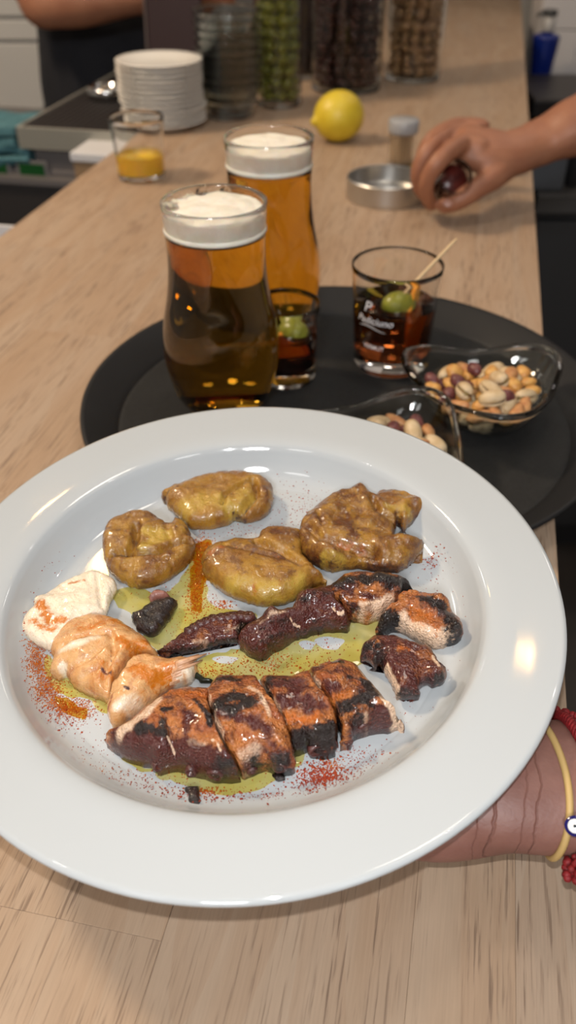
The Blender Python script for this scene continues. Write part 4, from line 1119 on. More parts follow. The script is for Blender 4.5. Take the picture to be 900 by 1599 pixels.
# ------------------------------------------------------------------ things on the far part of the counter
def lathe_thing(name, prof, m, loc, label, cat, group=None, seg=48):
    o = MB().lathe(prof, seg).build(name, m, None, True, loc)
    return tag(o, label, cat, group)

# orange juice
oj = at(222, 278, 0)
s_ = scale_at(oj)
OJ_R = 41.0 / scale_at(oj + Vector((0, 0, 0.1)))
OJ_H = height_at(oj.x, oj.y, 182)
OJ_OUT = refine([(OJ_R * 0.86, 0.0), (OJ_R * 0.92, 0.003), (OJ_R * 0.93, 0.02), (OJ_R * 0.97, OJ_H * 0.5), (OJ_R * 1.06, OJ_H)], 30)
OJ = empty('juice_glass', oj); tag(OJ, 'tumbler half filled with orange juice, left on the counter', 'glass')
inn = vessel('glass', OJ_OUT, 0.002, 0.009, MT['glass'], OJ)
lv = height_at(oj.x, oj.y, 240)
MB().lathe([(0, 0.0085)] + [(a + 0.0002, z) for a, z in inn if z < lv] + [(interp_r(inn, lv) + 0.0002, lv), (0, lv)], 48).build('orange_juice', MT['juice'], OJ)

# stack of saucers
sc = at(256, 196, 0)
top = height_at(sc.x, sc.y, 92)
SR = 67.0 / scale_at(sc + Vector((0, 0, top * 0.6)))
NS = 13
pitch_ = (top - 0.012) / (NS - 1)
SAUC = [(0, 0.0015), (SR * 0.55, 0.0015), (SR * 0.58, 0.0), (SR * 0.63, 0.0), (SR * 0.66, 0.003), (SR * 0.9, 0.0085), (SR * 0.985, 0.0108), (SR, 0.0122), (SR * 0.98, 0.0130), (SR * 0.88, 0.0112), (SR * 0.62, 0.0062), (SR * 0.45, 0.0050), (0, 0.0048)]
rr = random.Random(4)
sp_ = MB().lathe(SAUC, 64).build('saucer', MT['saucer'], None, True, sc)
for k in range(NS):
    o = sp_ if k == 0 else copy_tree(sp_)
    o.location = sc + Vector((rr.uniform(-1, 1) * 0.001 + 0.003 * (k < 4), rr.uniform(-1, 1) * 0.001, k * pitch_))
    lab = 'white saucer inside the stack beside the orange juice'
    if k == NS - 1: lab = 'topmost white saucer of the stack beside the orange juice'
    if k == 0: lab = 'bottom white saucer of the stack, resting on the counter'
    tag(o, lab, 'saucer', 'stacked white saucers')

# stack of clear bowls
cb = at(359, 182, 0)
ctop = height_at(cb.x, cb.y, 14)
CR = 53.0 / scale_at(cb + Vector((0, 0, ctop * 0.8)))
NC = 9
ch = 0.052
cp_ = (ctop - ch) / (NC - 1)
CUP = refine([(CR * 0.60, 0.0), (CR * 0.72, 0.003), (CR * 0.80, 0.018), (CR * 0.88, 0.036), (CR * 1.0, ch)], 24)
cst = empty('glass_dish', cb)
vessel('dish_glass', CUP, 0.0016, 0.005, glass('dish_glass', (0.86, 0.90, 0.90)), cst, 40)
for k in range(NC):
    o = cst if k == 0 else copy_tree(cst)
    o.location = cb + Vector((rr.uniform(-1, 1) * 0.0015, rr.uniform(-1, 1) * 0.0015, k * cp_))
    lab = 'clear glass dish in the middle of the stack beside the saucers'
    if k == NC - 1: lab = 'topmost clear glass dish of the stack beside the saucers'
    if k == 0: lab = 'lowest clear glass dish of the stack beside the olive jar'
    tag(o, lab, 'glass dish', 'stacked clear glass dishes')

# jars
def make_jar(px0, px1, py, label, depth_py=None):
    c0 = at((px0 + px1) / 2, py, 0)
    R = (px1 - px0) / 2 / scale_at(c0 + Vector((0, 0, 0.07)))
    c = c0 + Vector((0, R * 0.92, 0))
    R = (px1 - px0) / 2 / scale_at(c + Vector((0, 0, 0.07)))
    Hj = 0.24
    r = empty('storage_jar', c); tag(r, label, 'jar', None)
    vessel('jar_glass', refine([(R * 0.93, 0.0), (R * 0.99, 0.004), (R, 0.015), (R, Hj * 0.5), (R, Hj)], 24), 0.003, 0.008, MT['jar_glass'], r, 56)
    MB().lathe([(0, Hj + 0.002), (R * 1.02, Hj + 0.002), (R * 1.04, Hj + 0.006), (R * 1.04, Hj + 0.022), (R, Hj + 0.026), (0, Hj + 0.026)], 48).build('jar_lid', MT['steel'], r)
    return c, R
def fill_jar(c, R, proto, size, cats, labels, group, seed, ztop=0.20, limit=240, squash=1.0):
    """Pieces against the jar's wall, row on row; a plain core fills what no one can see."""
    rr = random.Random(seed)
    placed, z, n = 0, 0.009 + size, 0
    rad = R - 0.0032 - size * 1.02
    while z < ztop and n < limit:
        m = max(3, int(2 * PI * rad / (size * 2.05)))
        off = rr.uniform(0, 6.28)
        for k in range(m):
            a = off + 2 * PI * k / m
            if math.sin(a) > 0.35: continue        # the far side of the jar is never seen
            o = proto if n == 0 else copy_tree(proto)
            q = rad - rr.uniform(0, size * 0.25)
            o.location = c + Vector((q * math.cos(a), q * math.sin(a), z + rr.uniform(-1, 1) * size * 0.12))
            o.rotation_euler = (rr.uniform(0, 6), rr.uniform(0, 6), rr.uniform(0, 6))
            tag(o, labels, cats, group)
            n += 1
        z += size * 1.72
    return n
jolive = mottled('jar_olive', (0.115, 0.12, 0.010), (0.165, 0.16, 0.02), 60, 0.35)
c_, R_ = make_jar(398, 472, 172, 'tall glass jar of green olives beside the stacked glass dishes')
fill_jar(c_, R_, MB().ball((0, 0, 0), (0.0105, 0.0105, 0.0122), 16, 10).build('jar_olive', jolive), 0.0108, 'olive', 'green olive inside the tall jar beside the glass dishes', 'olives in the tall jar', 5)
tag(MB().lathe([(0, 0.01), (R_ - 0.026, 0.01), (R_ - 0.026, 0.2), (0, 0.2)], 32).build('olive_brine', plain('olive_brine', (0.10, 0.10, 0.012), 0.4), None, True, c_), 'olives packed in the middle of the tall olive jar', 'olives', None, 'stuff')
def lump_mesh(name, m, s, seed, flat=0.8):
    b = MB().ball((0, 0, 0), (s, s * flat, s * 0.9), 10, 7)
    for v in b.v: v += v.normalized() * noise.noise(v / s * 1.3 + Vector((seed, 0, 0))) * s * 0.35
    return b.build(name, m)
berry = mottled('dried_berry', (0.022, 0.007, 0.006), (0.06, 0.014, 0.010), 80, 0.4, 0.4, 300)
c_, R_ = make_jar(487, 598, 150, 'tall glass jar of dark dried berries, middle of the three jars')
fill_jar(c_, R_, lump_mesh('dried_berry', berry, 0.0108, 3), 0.0105, 'dried fruit', 'dark dried berry inside the middle jar', 'dried berries in the middle jar', 6)
tag(MB().lathe([(0, 0.01), (R_ - 0.026, 0.01), (R_ - 0.026, 0.2), (0, 0.2)], 32).build('berry_pack', plain('berry_pack', (0.02, 0.006, 0.005), 0.6), None, True, c_), 'berries packed in the core of the middle jar', 'dried fruit', None, 'stuff')
walnut = mottled('jar_nut', (0.24, 0.12, 0.055), (0.36, 0.20, 0.085), 50, 0.5, 0.4, 300)
c_, R_ = make_jar(604, 692, 132, 'tall glass jar of brown shelled nuts, rightmost of the three jars')
fill_jar(c_, R_, lump_mesh('shelled_nut', walnut, 0.0112, 8, 0.7), 0.0108, 'nut', 'brown shelled nut inside the rightmost jar', 'nuts in the rightmost jar', 7)
tag(MB().lathe([(0, 0.01), (R_ - 0.026, 0.01), (R_ - 0.026, 0.2), (0, 0.2)], 32).build('nut_pack', plain('nut_pack', (0.16, 0.08, 0.04), 0.6), None, True, c_), 'nuts packed in the core of the rightmost jar', 'nuts', None, 'stuff')
# one more dark jar between and behind the olives and the berries
c2 = at(476, 150, 0) + Vector((0.0, 0.17, 0))
r = empty('storage_jar', c2); tag(r, 'dark filled glass jar glimpsed behind the olive jar and berry jar', 'jar')
vessel('jar_glass', refine([(0.040, 0.0), (0.042, 0.004), (0.043, 0.02), (0.043, 0.24)], 12), 0.003, 0.008, MT['jar_glass'], r, 40)
MB().lathe([(0, 0.009), (0.0385, 0.009), (0.0395, 0.02), (0.0395, 0.2), (0, 0.205)], 40).build('coffee_fill', mottled('coffee_fill', (0.018, 0.008, 0.006), (0.04, 0.018, 0.012), 120, 0.6, 0.6, 160, 0.004), r)
MB().lathe([(0, 0.242), (0.044, 0.242), (0.045, 0.247), (0.045, 0.262), (0, 0.266)], 40).build('jar_lid', MT['steel'], r)

# dark brown board standing behind the saucers
bd = at(272, 150, 0) + Vector((0.0, 0.06, 0))
hw = 44.0 / scale_at(bd + Vector((0, 0, 0.1)))
MBD = empty('menu_board', bd, (math.radians(-6), 0, -BAR_A)); tag(MBD, 'dark maroon menu board standing behind the saucers', 'menu board')
bevel(MB().box(-hw, hw, -0.006, 0.006, 0.004, 0.26).build('board_panel', plain('maroon_board', (0.030, 0.013, 0.014), 0.5), MBD, False), 0.002)
MB().box(-hw - 0.004, -hw, -0.008, 0.008, 0.0, 0.262).build('board_edge', plain('board_edge', (0.10, 0.075, 0.07), 0.4), MBD, False)
MB().box(-hw, hw, -0.03, 0.03, 0.0, 0.004).build('board_foot', plain('board_foot', (0.03, 0.016, 0.016), 0.5), MBD, False)

# lemon
lp = at(528, 221, 0)
LR = 37.0 / scale_at(lp + Vector((0, 0, 0.03)))
pr = []
for k in range(25):
    t = PI * k / 24
    z = -math.cos(t)
    r0 = math.sin(t) ** 0.95
    pr.append((LR * r0, z * LR * 1.06))
pr = [(0, -LR * 1.12), (LR * 0.10, -LR * 1.10)] + pr[2:-3] + [(LR * 0.30, LR * 1.02), (LR * 0.20, LR * 1.10), (LR * 0.15, LR * 1.20), (LR * 0.08, LR * 1.25), (0, LR * 1.26)]
M = Mat('lemon_peel')
v_ = M.coords()
M.set(color=M.mix(M.rng(M.noise(v_, 25, 3), 0.35, 0.65), (0.62, 0.44, 0.02), (0.70, 0.53, 0.04)), rough=0.4)
M.bump(M.voronoi(v_, 330), 0.35, 0.0008)
lem = MB().lathe(pr, 48).build('lemon', M.m, None, True, lp + Vector((0, 0, LR)), (0.0, -PI / 2 - 0.12, 0.35))
tag(lem, 'whole yellow lemon lying on the counter in front of the jars', 'lemon')

# toothpick dispenser
tp = at(626, 258, 0)
TRR = 21.0 / scale_at(tp + Vector((0, 0, 0.04)))
th = height_at(tp.x, tp.y, 186)
TP = empty('toothpick_dispenser', tp); tag(TP, 'small clear toothpick dispenser with a grey cap behind the hand', 'toothpick holder')
vessel('dispenser_body', refine([(TRR * 0.94, 0), (TRR, 0.003), (TRR, 0.03), (TRR, th - 0.016)], 12), 0.0012, 0.003, MT['glass'], TP, 32)
MB().lathe([(0, th - 0.0175), (TRR * 1.08, th - 0.0175), (TRR * 1.14, th - 0.015), (TRR * 1.14, th - 0.002), (TRR * 1.05, th), (0, th)], 32).build('dispenser_cap', plain('grey_cap', (0.33, 0.33, 0.34), 0.4), TP)
tk = MB().tube([(0, 0, 0), (0, 0, 0.004), (0, 0, th - 0.026), (0, 0, th - 0.022)], [0.0003, 0.0010, 0.0010, 0.0003], 6).build('toothpick', MT['pick'])
for k in range(34):
    o = tk if k == 0 else copy_tree(tk)
    a = 2.399 * k; q = (TRR - 0.0025) * math.sqrt((k + 0.5) / 34)
    o.location = tp + Vector((q * math.cos(a), q * math.sin(a), 0.0035))
    tag(o, 'wooden toothpick inside the small grey-capped dispenser', 'toothpick', 'toothpicks in the dispenser')

# steel ring-shaped dish
rg = at(604, 308, 0)
RR = 63.0 / scale_at(rg)
rh = 0.026
dish = MB().lathe(refine([(RR * 0.985, 0.0), (RR, 0.002), (RR, rh * 0.5), (RR, rh - 0.001)], 8) + [(RR - 0.001, rh), (RR - 0.003, rh - 0.0005), (RR - 0.0035, 0.006), (RR - 0.008, 0.003), (0, 0.003), (0, 0.0), (RR * 0.985, 0)], 72).build('steel_dish', MT['steel'], None, True, rg)
smooth_by_angle(dish, 35)
tag(dish, 'shallow round brushed steel dish on the counter beside the reaching hand', 'dish')

# ------------------------------------------------------------------ people
skin = Mat('skin')
v_ = skin.coords()
n_ = skin.noise(v_, 45, 4)
skin.set(color=skin.mix(skin.rng(n_, 0.3, 0.7), (0.36, 0.180, 0.135), (0.30, 0.135, 0.100)), rough=0.48, sss=0.12)
skin.b.inputs['Subsurface Radius'].default_value = (0.006, 0.002, 0.001)
skin.bump(skin.noise(v_, 420, 3), 0.12, 0.0006)
skin_dark = Mat('tanned_skin')
v_ = skin_dark.coords()
skin_dark.set(color=skin_dark.mix(skin_dark.rng(skin_dark.noise(v_, 30, 4), 0.3, 0.7), (0.36, 0.155, 0.085), (0.30, 0.12, 0.065)), rough=0.5, sss=0.08)
skin_dark.b.inputs['Subsurface Radius'].default_value = (0.006, 0.002, 0.001)

def fused(name, chains, m, parent=None, voxel=0.003, it=6, seg=16, balls=()):
    """One continuous body: overlapping tapered limbs fused by a voxel remesh and smoothed."""
    b = MB()
    for ch in chains:
        pts, rad = ch[0], ch[1]
        flat = ch[2] if len(ch) > 2 else 1.0
        up = ch[3] if len(ch) > 3 else None
        P = [Vector(p) for p in pts]
        Q = [P[0] * 2 - P[1]] + P + [P[-1] * 2 - P[-2]]
        R = list(rad); RQ = [R[0]] + R + [R[-1]]
        FL = list(flat) if isinstance(flat, (list, tuple)) else [flat] * len(P)
        FQ = [FL[0]] + FL + [FL[-1]]
        sp, sr, sf = [], [], []
        n = 5
        for i in range(1, len(Q) - 2):
            for k in range(n):
                t = k / n
                a, bb, c, d = Q[i - 1], Q[i], Q[i + 1], Q[i + 2]
                sp.append(0.5 * (2 * bb + (c - a) * t + (2 * a - 5 * bb + 4 * c - d) * t * t + (3 * bb - a - 3 * c + d) * t ** 3))
                tt = t * t * (3 - 2 * t)
                sr.append(RQ[i] * (1 - tt) + RQ[i + 1] * tt)
                sf.append(FQ[i] * (1 - tt) + FQ[i + 1] * tt)
        sp.append(P[-1]); sr.append(R[-1]); sf.append(FL[-1])
        t0, t1 = (sp[0] - sp[1]).normalized(), (sp[-1] - sp[-2]).normalized()
        sp = [sp[0] + t0 * sr[0] * 0.75, sp[0] + t0 * sr[0] * 0.45] + sp + [sp[-1] + t1 * sr[-1] * 0.45, sp[-1] + t1 * sr[-1] * 0.75]
        sr = [sr[0] * 0.45, sr[0] * 0.85] + sr + [sr[-1] * 0.85, sr[-1] * 0.45]
        sf = [sf[0], sf[0]] + sf + [sf[-1], sf[-1]]
        b.tube(sp, sr, seg, sf, up)
    for c, r in balls: b.ball(c, r, 20, 14)
    o = b.build(name, m, parent)
    md = o.modifiers.new('fuse', 'REMESH'); md.mode = 'VOXEL'; md.voxel_size = voxel; md.use_smooth_shade = True
    sm = o.modifiers.new('smooth', 'SMOOTH'); sm.iterations = it; sm.factor = 0.5
    return o

# --- the hand under the plate: a right hand, palm up, fingers pointing left below the plate
def up_(px, py, z): return at(px, py, z)
WZ = 0.046
hand = empty('serving_hand', (at(870, 1225, 0.02).x, at(870, 1225, 0.02).y, 0.012)); HLOC = hand.location.copy()
tag(hand, 'right hand and wrist holding the white plate from below, red bracelet', 'hand')
def hl(p): return Vector(p) - HLOC
w0 = at(847, 1226, WZ)
ax = Vector((-1.0, 0.06, 0.0)).normalized()
sidev = Vector((0.06, 1.0, 0.0)).normalized()
def hp(along, across, z): return hl(w0 + ax * along + sidev * across + Vector((0, 0, z - WZ)))
upv = (0, 0, 1)
arm = ([hp(-0.36, -0.02, 0.09), hp(-0.24, -0.012, 0.075), hp(-0.12, -0.004, 0.058), hp(-0.045, 0, 0.048), hp(0.0, 0, WZ), hp(0.02, 0.0, WZ), hp(0.045, 0.006, 0.042), hp(0.085, 0.014, 0.038), hp(0.108, 0.016, 0.038)],
       [0.046, 0.044, 0.038, 0.0315, 0.0298, 0.0292, 0.0325, 0.0355, 0.033], [0.9, 0.86, 0.8, 0.70, 0.66, 0.64, 0.50, 0.40, 0.36], upv)
fing = [arm]
for acr, L, curl in ((0.040, 0.070, 0.0), (0.021, 0.078, 0.001), (0.002, 0.072, 0.0), (-0.015, 0.056, -0.001)):
    zf = 0.0395 + curl
    fing.append(([hp(0.085, acr * 0.85, 0.037), hp(0.108, acr, 0.038), hp(0.108 + L * 0.5, acr * 1.15, zf - 0.001), hp(0.108 + L * 0.8, acr * 1.2, zf), hp(0.108 + L, acr * 1.22, zf + 0.001)], [0.0095, 0.0098, 0.0088, 0.008, 0.0072]))
fing.append(([hp(0.015, 0.020, 0.045), hp(0.035, 0.046, 0.046), hp(0.062, 0.072, 0.050), hp(0.083, 0.088, 0.051), hp(0.096, 0.096, 0.051)], [0.015, 0.016, 0.0115, 0.0105, 0.009]))
fing.append(([hp(0.014, -0.014, 0.042), hp(0.045, -0.016, 0.038), hp(0.080, -0.012, 0.036)], [0.013, 0.0145, 0.012]))     # heel of the hand
hskin = Mat('creased_skin')
v_ = hskin.coords()
sx_ = hskin.node('ShaderNodeSeparateXYZ'); hskin.link(v_, sx_.inputs[0])
wob = hskin.math('MULTIPLY', hskin.math('SUBTRACT', hskin.noise(v_, 45, 4), 0.5), 0.010)
cre = None
O_ = hp(0, 0, WZ)
for al, kk, wd, st in ((0.0065, 7.0, 0.00028, 0.6), (0.0115, 6.0, 0.00022, 0.4), (0.022, 9.0, 0.00035, 0.8), (0.029, 5.0, 0.00022, 0.35)):
    yy = hskin.math('SUBTRACT', sx_.outputs[1], O_.y - 0.004)
    dx = hskin.math('ADD', hskin.math('SUBTRACT', sx_.outputs[0], O_.x - al), wob)
    dx = hskin.math('ADD', dx, hskin.math('MULTIPLY', hskin.math('MULTIPLY', yy, yy), kk))
    g_ = hskin.math('MULTIPLY', hskin.rng(hskin.math('ABSOLUTE', dx), 0.0, wd * 2.2, 1.0, 0.0), st)
    cre = g_ if cre is None else hskin.math('MAXIMUM', cre, g_)
cc = hskin.mix(hskin.rng(hskin.noise(v_, 45, 4), 0.3, 0.7), (0.235, 0.110, 0.085), (0.185, 0.080, 0.062))  # skin tone set darker, with the shade on the hand put into it
cc = hskin.mix(hskin.math('MULTIPLY', cre, 0.32), cc, (0.09, 0.032, 0.026))
hskin.set(color=cc, rough=0.5, sss=0.10)
hskin.b.inputs['Subsurface Radius'].default_value = (0.005, 0.002, 0.001)
hskin.bump(hskin.math('SUBTRACT', hskin.math('MULTIPLY', hskin.noise(v_, 500, 3), 0.25), hskin.math('MULTIPLY', cre, 1.0)), 0.6, 0.0012)
hb = fused('hand_skin', fing, hskin.m, hand, 0.0022, 5, 20)
# creases of the wrist as fine grooves
tex_cr = []
def band(name, along, rw, rh, r, m, parent, seg=10, flat=1.0, wob=0.0, n=72, cen=(0, 0), tw=0):
    pts = []
    for k in range(n):
        a = 2 * PI * k / n
        q = hp(along, 0, WZ) + sidev * (rw * math.cos(a) + cen[0]) + Vector((0, 0, rh * math.sin(a) + cen[1])) + ax * (wob * math.sin(2 * a + 0.6))
        if tw: q += sidev * (tw * math.cos(a * 14)) * 0 + ax * (tw * math.sin(a * 22 + seg)) + (sidev * math.cos(a) + Vector((0, 0, math.sin(a)))) * (tw * math.cos(a * 22 + seg))
        pts.append(q)
    return MB().tube(pts, r, 10, flat, None, True).build(name, m, parent)
yb = empty('yellow_wristband', HLOC + hp(-0.002, 0, WZ - 0.0205)); tag(yb, 'thin yellow elastic wristband on the plate-holding wrist', 'wristband')
o = band('band_strap', -0.0025, 0.0302, 0.0200, 0.0015, plain('yellow_elastic', (0.48, 0.32, 0.12), 0.55), None, wob=0.002); o.location = HLOC
o.parent = yb; o.matrix_parent_inverse = yb.matrix_world.inverted(); o.location = HLOC
rb = empty('red_bracelet', HLOC + hp(-0.010, 0, WZ - 0.021)); tag(rb, 'red braided cord bracelet with a round blue and white eye bead', 'bracelet')
red = mottled('red_cord', (0.25, 0.008, 0.010), (0.16, 0.005, 0.008), 500, 0.6, 0.5, 1500, 0.0006)
bpy.context.view_layer.update()
def under(o, parent, off=HLOC):
    o.parent = parent
    o.location = off - parent.location
    return o
o.matrix_parent_inverse = Matrix.Identity(4); under(o, yb)
for ph in (0, 1.57, 3.14, 4.71):
    under(band('cord_strand', -0.0128, 0.0318, 0.0218, 0.0012, red, None, seg=ph, tw=0.0013, wob=0.002, n=220), rb)
# knots and tassel near the camera side of the wrist
kb = MB()
kc = HLOC * 0 + hp(-0.0075, -0.0325, WZ - 0.004)
rr = random.Random(8)
for k in range(34):
    kb.ball(kc + Vector((rr.uniform(-0.004, 0.006), rr.uniform(-0.006, 0.003), rr.uniform(-0.004, 0.004))), rr.uniform(0.0012, 0.0020), 10, 7)
under(kb.build('cord_knot', red, None), rb)
kt = MB()
for k in range(3):
    p0 = hp(-0.0095, -0.031 + 0.002 * k, WZ + 0.004)
    kt.tube([p0, p0 + Vector((-0.001 * k, -0.006, -0.003)), kc + Vector((0.003 - 0.003 * k, -0.002, 0.001))], 0.0012, 8)
under(kt.build('cord_tail', red, None), rb)
kc2 = hp(-0.0085, 0.0335, WZ + 0.004)
kb = MB()
for k in range(18):
    kb.ball(kc2 + Vector((0.001 * k * 0.7, rr.uniform(-0.003, 0.002) - 0.0006 * k, rr.uniform(-0.002, 0.003) + 0.0003 * k)), rr.uniform(0.0018, 0.0026), 10, 7)
under(kb.build('cord_knot', red, None), rb)
# eye bead facing up towards the viewer
bc = hp(-0.0048, -0.0275, WZ + 0.0145)
bd_n = (Vector((0, 0, CAM_H)) - (HLOC + bc)).normalized()
Rb = bd_n.to_track_quat('Z', 'Y').to_matrix().to_4x4()
def disc(name, r, z0, z1, col):
    o = MB().lathe([(0, z0), (r * 0.97, z0), (r, z0 + 0.0003), (r, z1 - 0.0003), (r * 0.94, z1), (0, z1)], 32, Matrix.Translation(bc) @ Rb).build(name, plain(name + '_glaze', col, 0.15), None)
    return under(o, rb)
disc('eye_bead', 0.0038, -0.001, 0.0012, (0.012, 0.010, 0.10))
disc('eye_bead_white', 0.0026, 0.0010, 0.0016, (0.75, 0.75, 0.76))
disc('eye_bead_pupil', 0.0006, 0.0014, 0.0019, (0.02, 0.03, 0.04))

# --- the hand reaching across the counter
fh = empty('reaching_arm', at(720, 318, 0.0)); FL_ = fh.location.copy()
tag(fh, 'bare right arm reaching in from the right, hand closed round a small glass', 'arm')
def q(px, py, z): return at(px, py, z) - FL_
W = q(822, 232, 0.070)
ELB = W + (q(900, 198, 0.091) - W) * 4.2
armc = ([ELB, W.lerp(ELB, 0.72), W.lerp(ELB, 0.48), q(900, 198, 0.091), q(850, 220, 0.076), W, q(795, 240, 0.068), q(765, 238, 0.070), q(738, 232, 0.074)],
        [0.046, 0.044, 0.041, 0.036, 0.030, 0.0285, 0.031, 0.035, 0.033], [1, 0.95, 0.92, 0.85, 0.78, 0.75, 0.66, 0.62, 0.60], (0.25, -0.35, 0.9))
ch = [armc]
def finger(pts, r): ch.append(([q(*p) for p in pts], r))
finger([(750, 232, .078), (722, 226, .082), (690, 248, .080), (668, 280, .058), (667, 305, .036), (674, 321, .018)], [.013, .0118, .0105, .0095, .0088, .0075])
finger([(745, 215, .080), (712, 208, .084), (676, 228, .082), (655, 262, .060), (654, 288, .040), (660, 304, .026)], [.013, .0118, .0105, .0095, .0088, .0075])
finger([(745, 205, .074), (715, 198, .078), (680, 214, .075), (662, 238, .058), (660, 262, .040), (666, 280, .030)], [.012, .0112, .0098, .009, .0082, .007])
finger([(755, 200, .062), (728, 196, .064), (700, 208, .060), (684, 226, .046), (680, 244, .036)], [.011, .010, .0088, .008, .0068])
finger([(800, 252, .060), (775, 272, .052), (745, 295, .040), (715, 314, .028), (694, 322, .020)], [.017, .0165, .0125, .0112, .0095])
fused('arm_skin', ch, skin_dark.m, fh, 0.0026, 5, 18)
nl = MB().ball((0, 0, 0), (0.0062, 0.0045, 0.0016), 14, 8).build('thumbnail', plain('nail', (0.42, 0.22, 0.17), 0.3), fh, True, q(699, 318, 0.0285))
nl.rotation_euler = (0.9, 0.2, -0.3)
# upper arm and short dark sleeve out of the frame
sl = fused('shirt_sleeve', [([ELB + Vector((-0.01, 0, -0.005)), ELB + Vector((0.06, 0.02, 0.12)), ELB + Vector((0.10, 0.05, 0.27))], [0.054, 0.064, 0.075])], plain('dark_sleeve', (0.02, 0.02, 0.03), 0.8), fh, 0.006, 4)
# small glass held on its side
hg = at(705, 284, 0.046)
HG = empty('small_glass', hg); tag(HG, 'small dark glass held in the hand reaching over the counter', 'glass')
gp = refine([(0.0165, -0.022), (0.0185, -0.018), (0.0195, 0.0), (0.0200, 0.018)], 14)
axis = Vector((0.10, -0.78, 0.55)).normalized().to_track_quat('Z', 'Y').to_euler()
g_in = [(r - 0.0016, z) for r, z in gp if z > -0.016]
o = MB().lathe([(0, -0.022)] + gp + [(gp[-1][0] - 0.0008, 0.0186)] + list(reversed(g_in)) + [(0, -0.016)], 32).build('glass_wall', glass('smoky_glass', (0.55, 0.50, 0.50)), HG)
o.rotation_euler = axis
o = MB().lathe([(0, -0.0155), (0.0155, -0.0155), (0.0168, -0.006), (0.0175, 0.006), (0, 0.004)], 32).build('glass_content', mottled('dark_red_drink', (0.05, 0.008, 0.007), (0.10, 0.016, 0.012), 80, 0.25), HG)
o.rotation_euler = axis

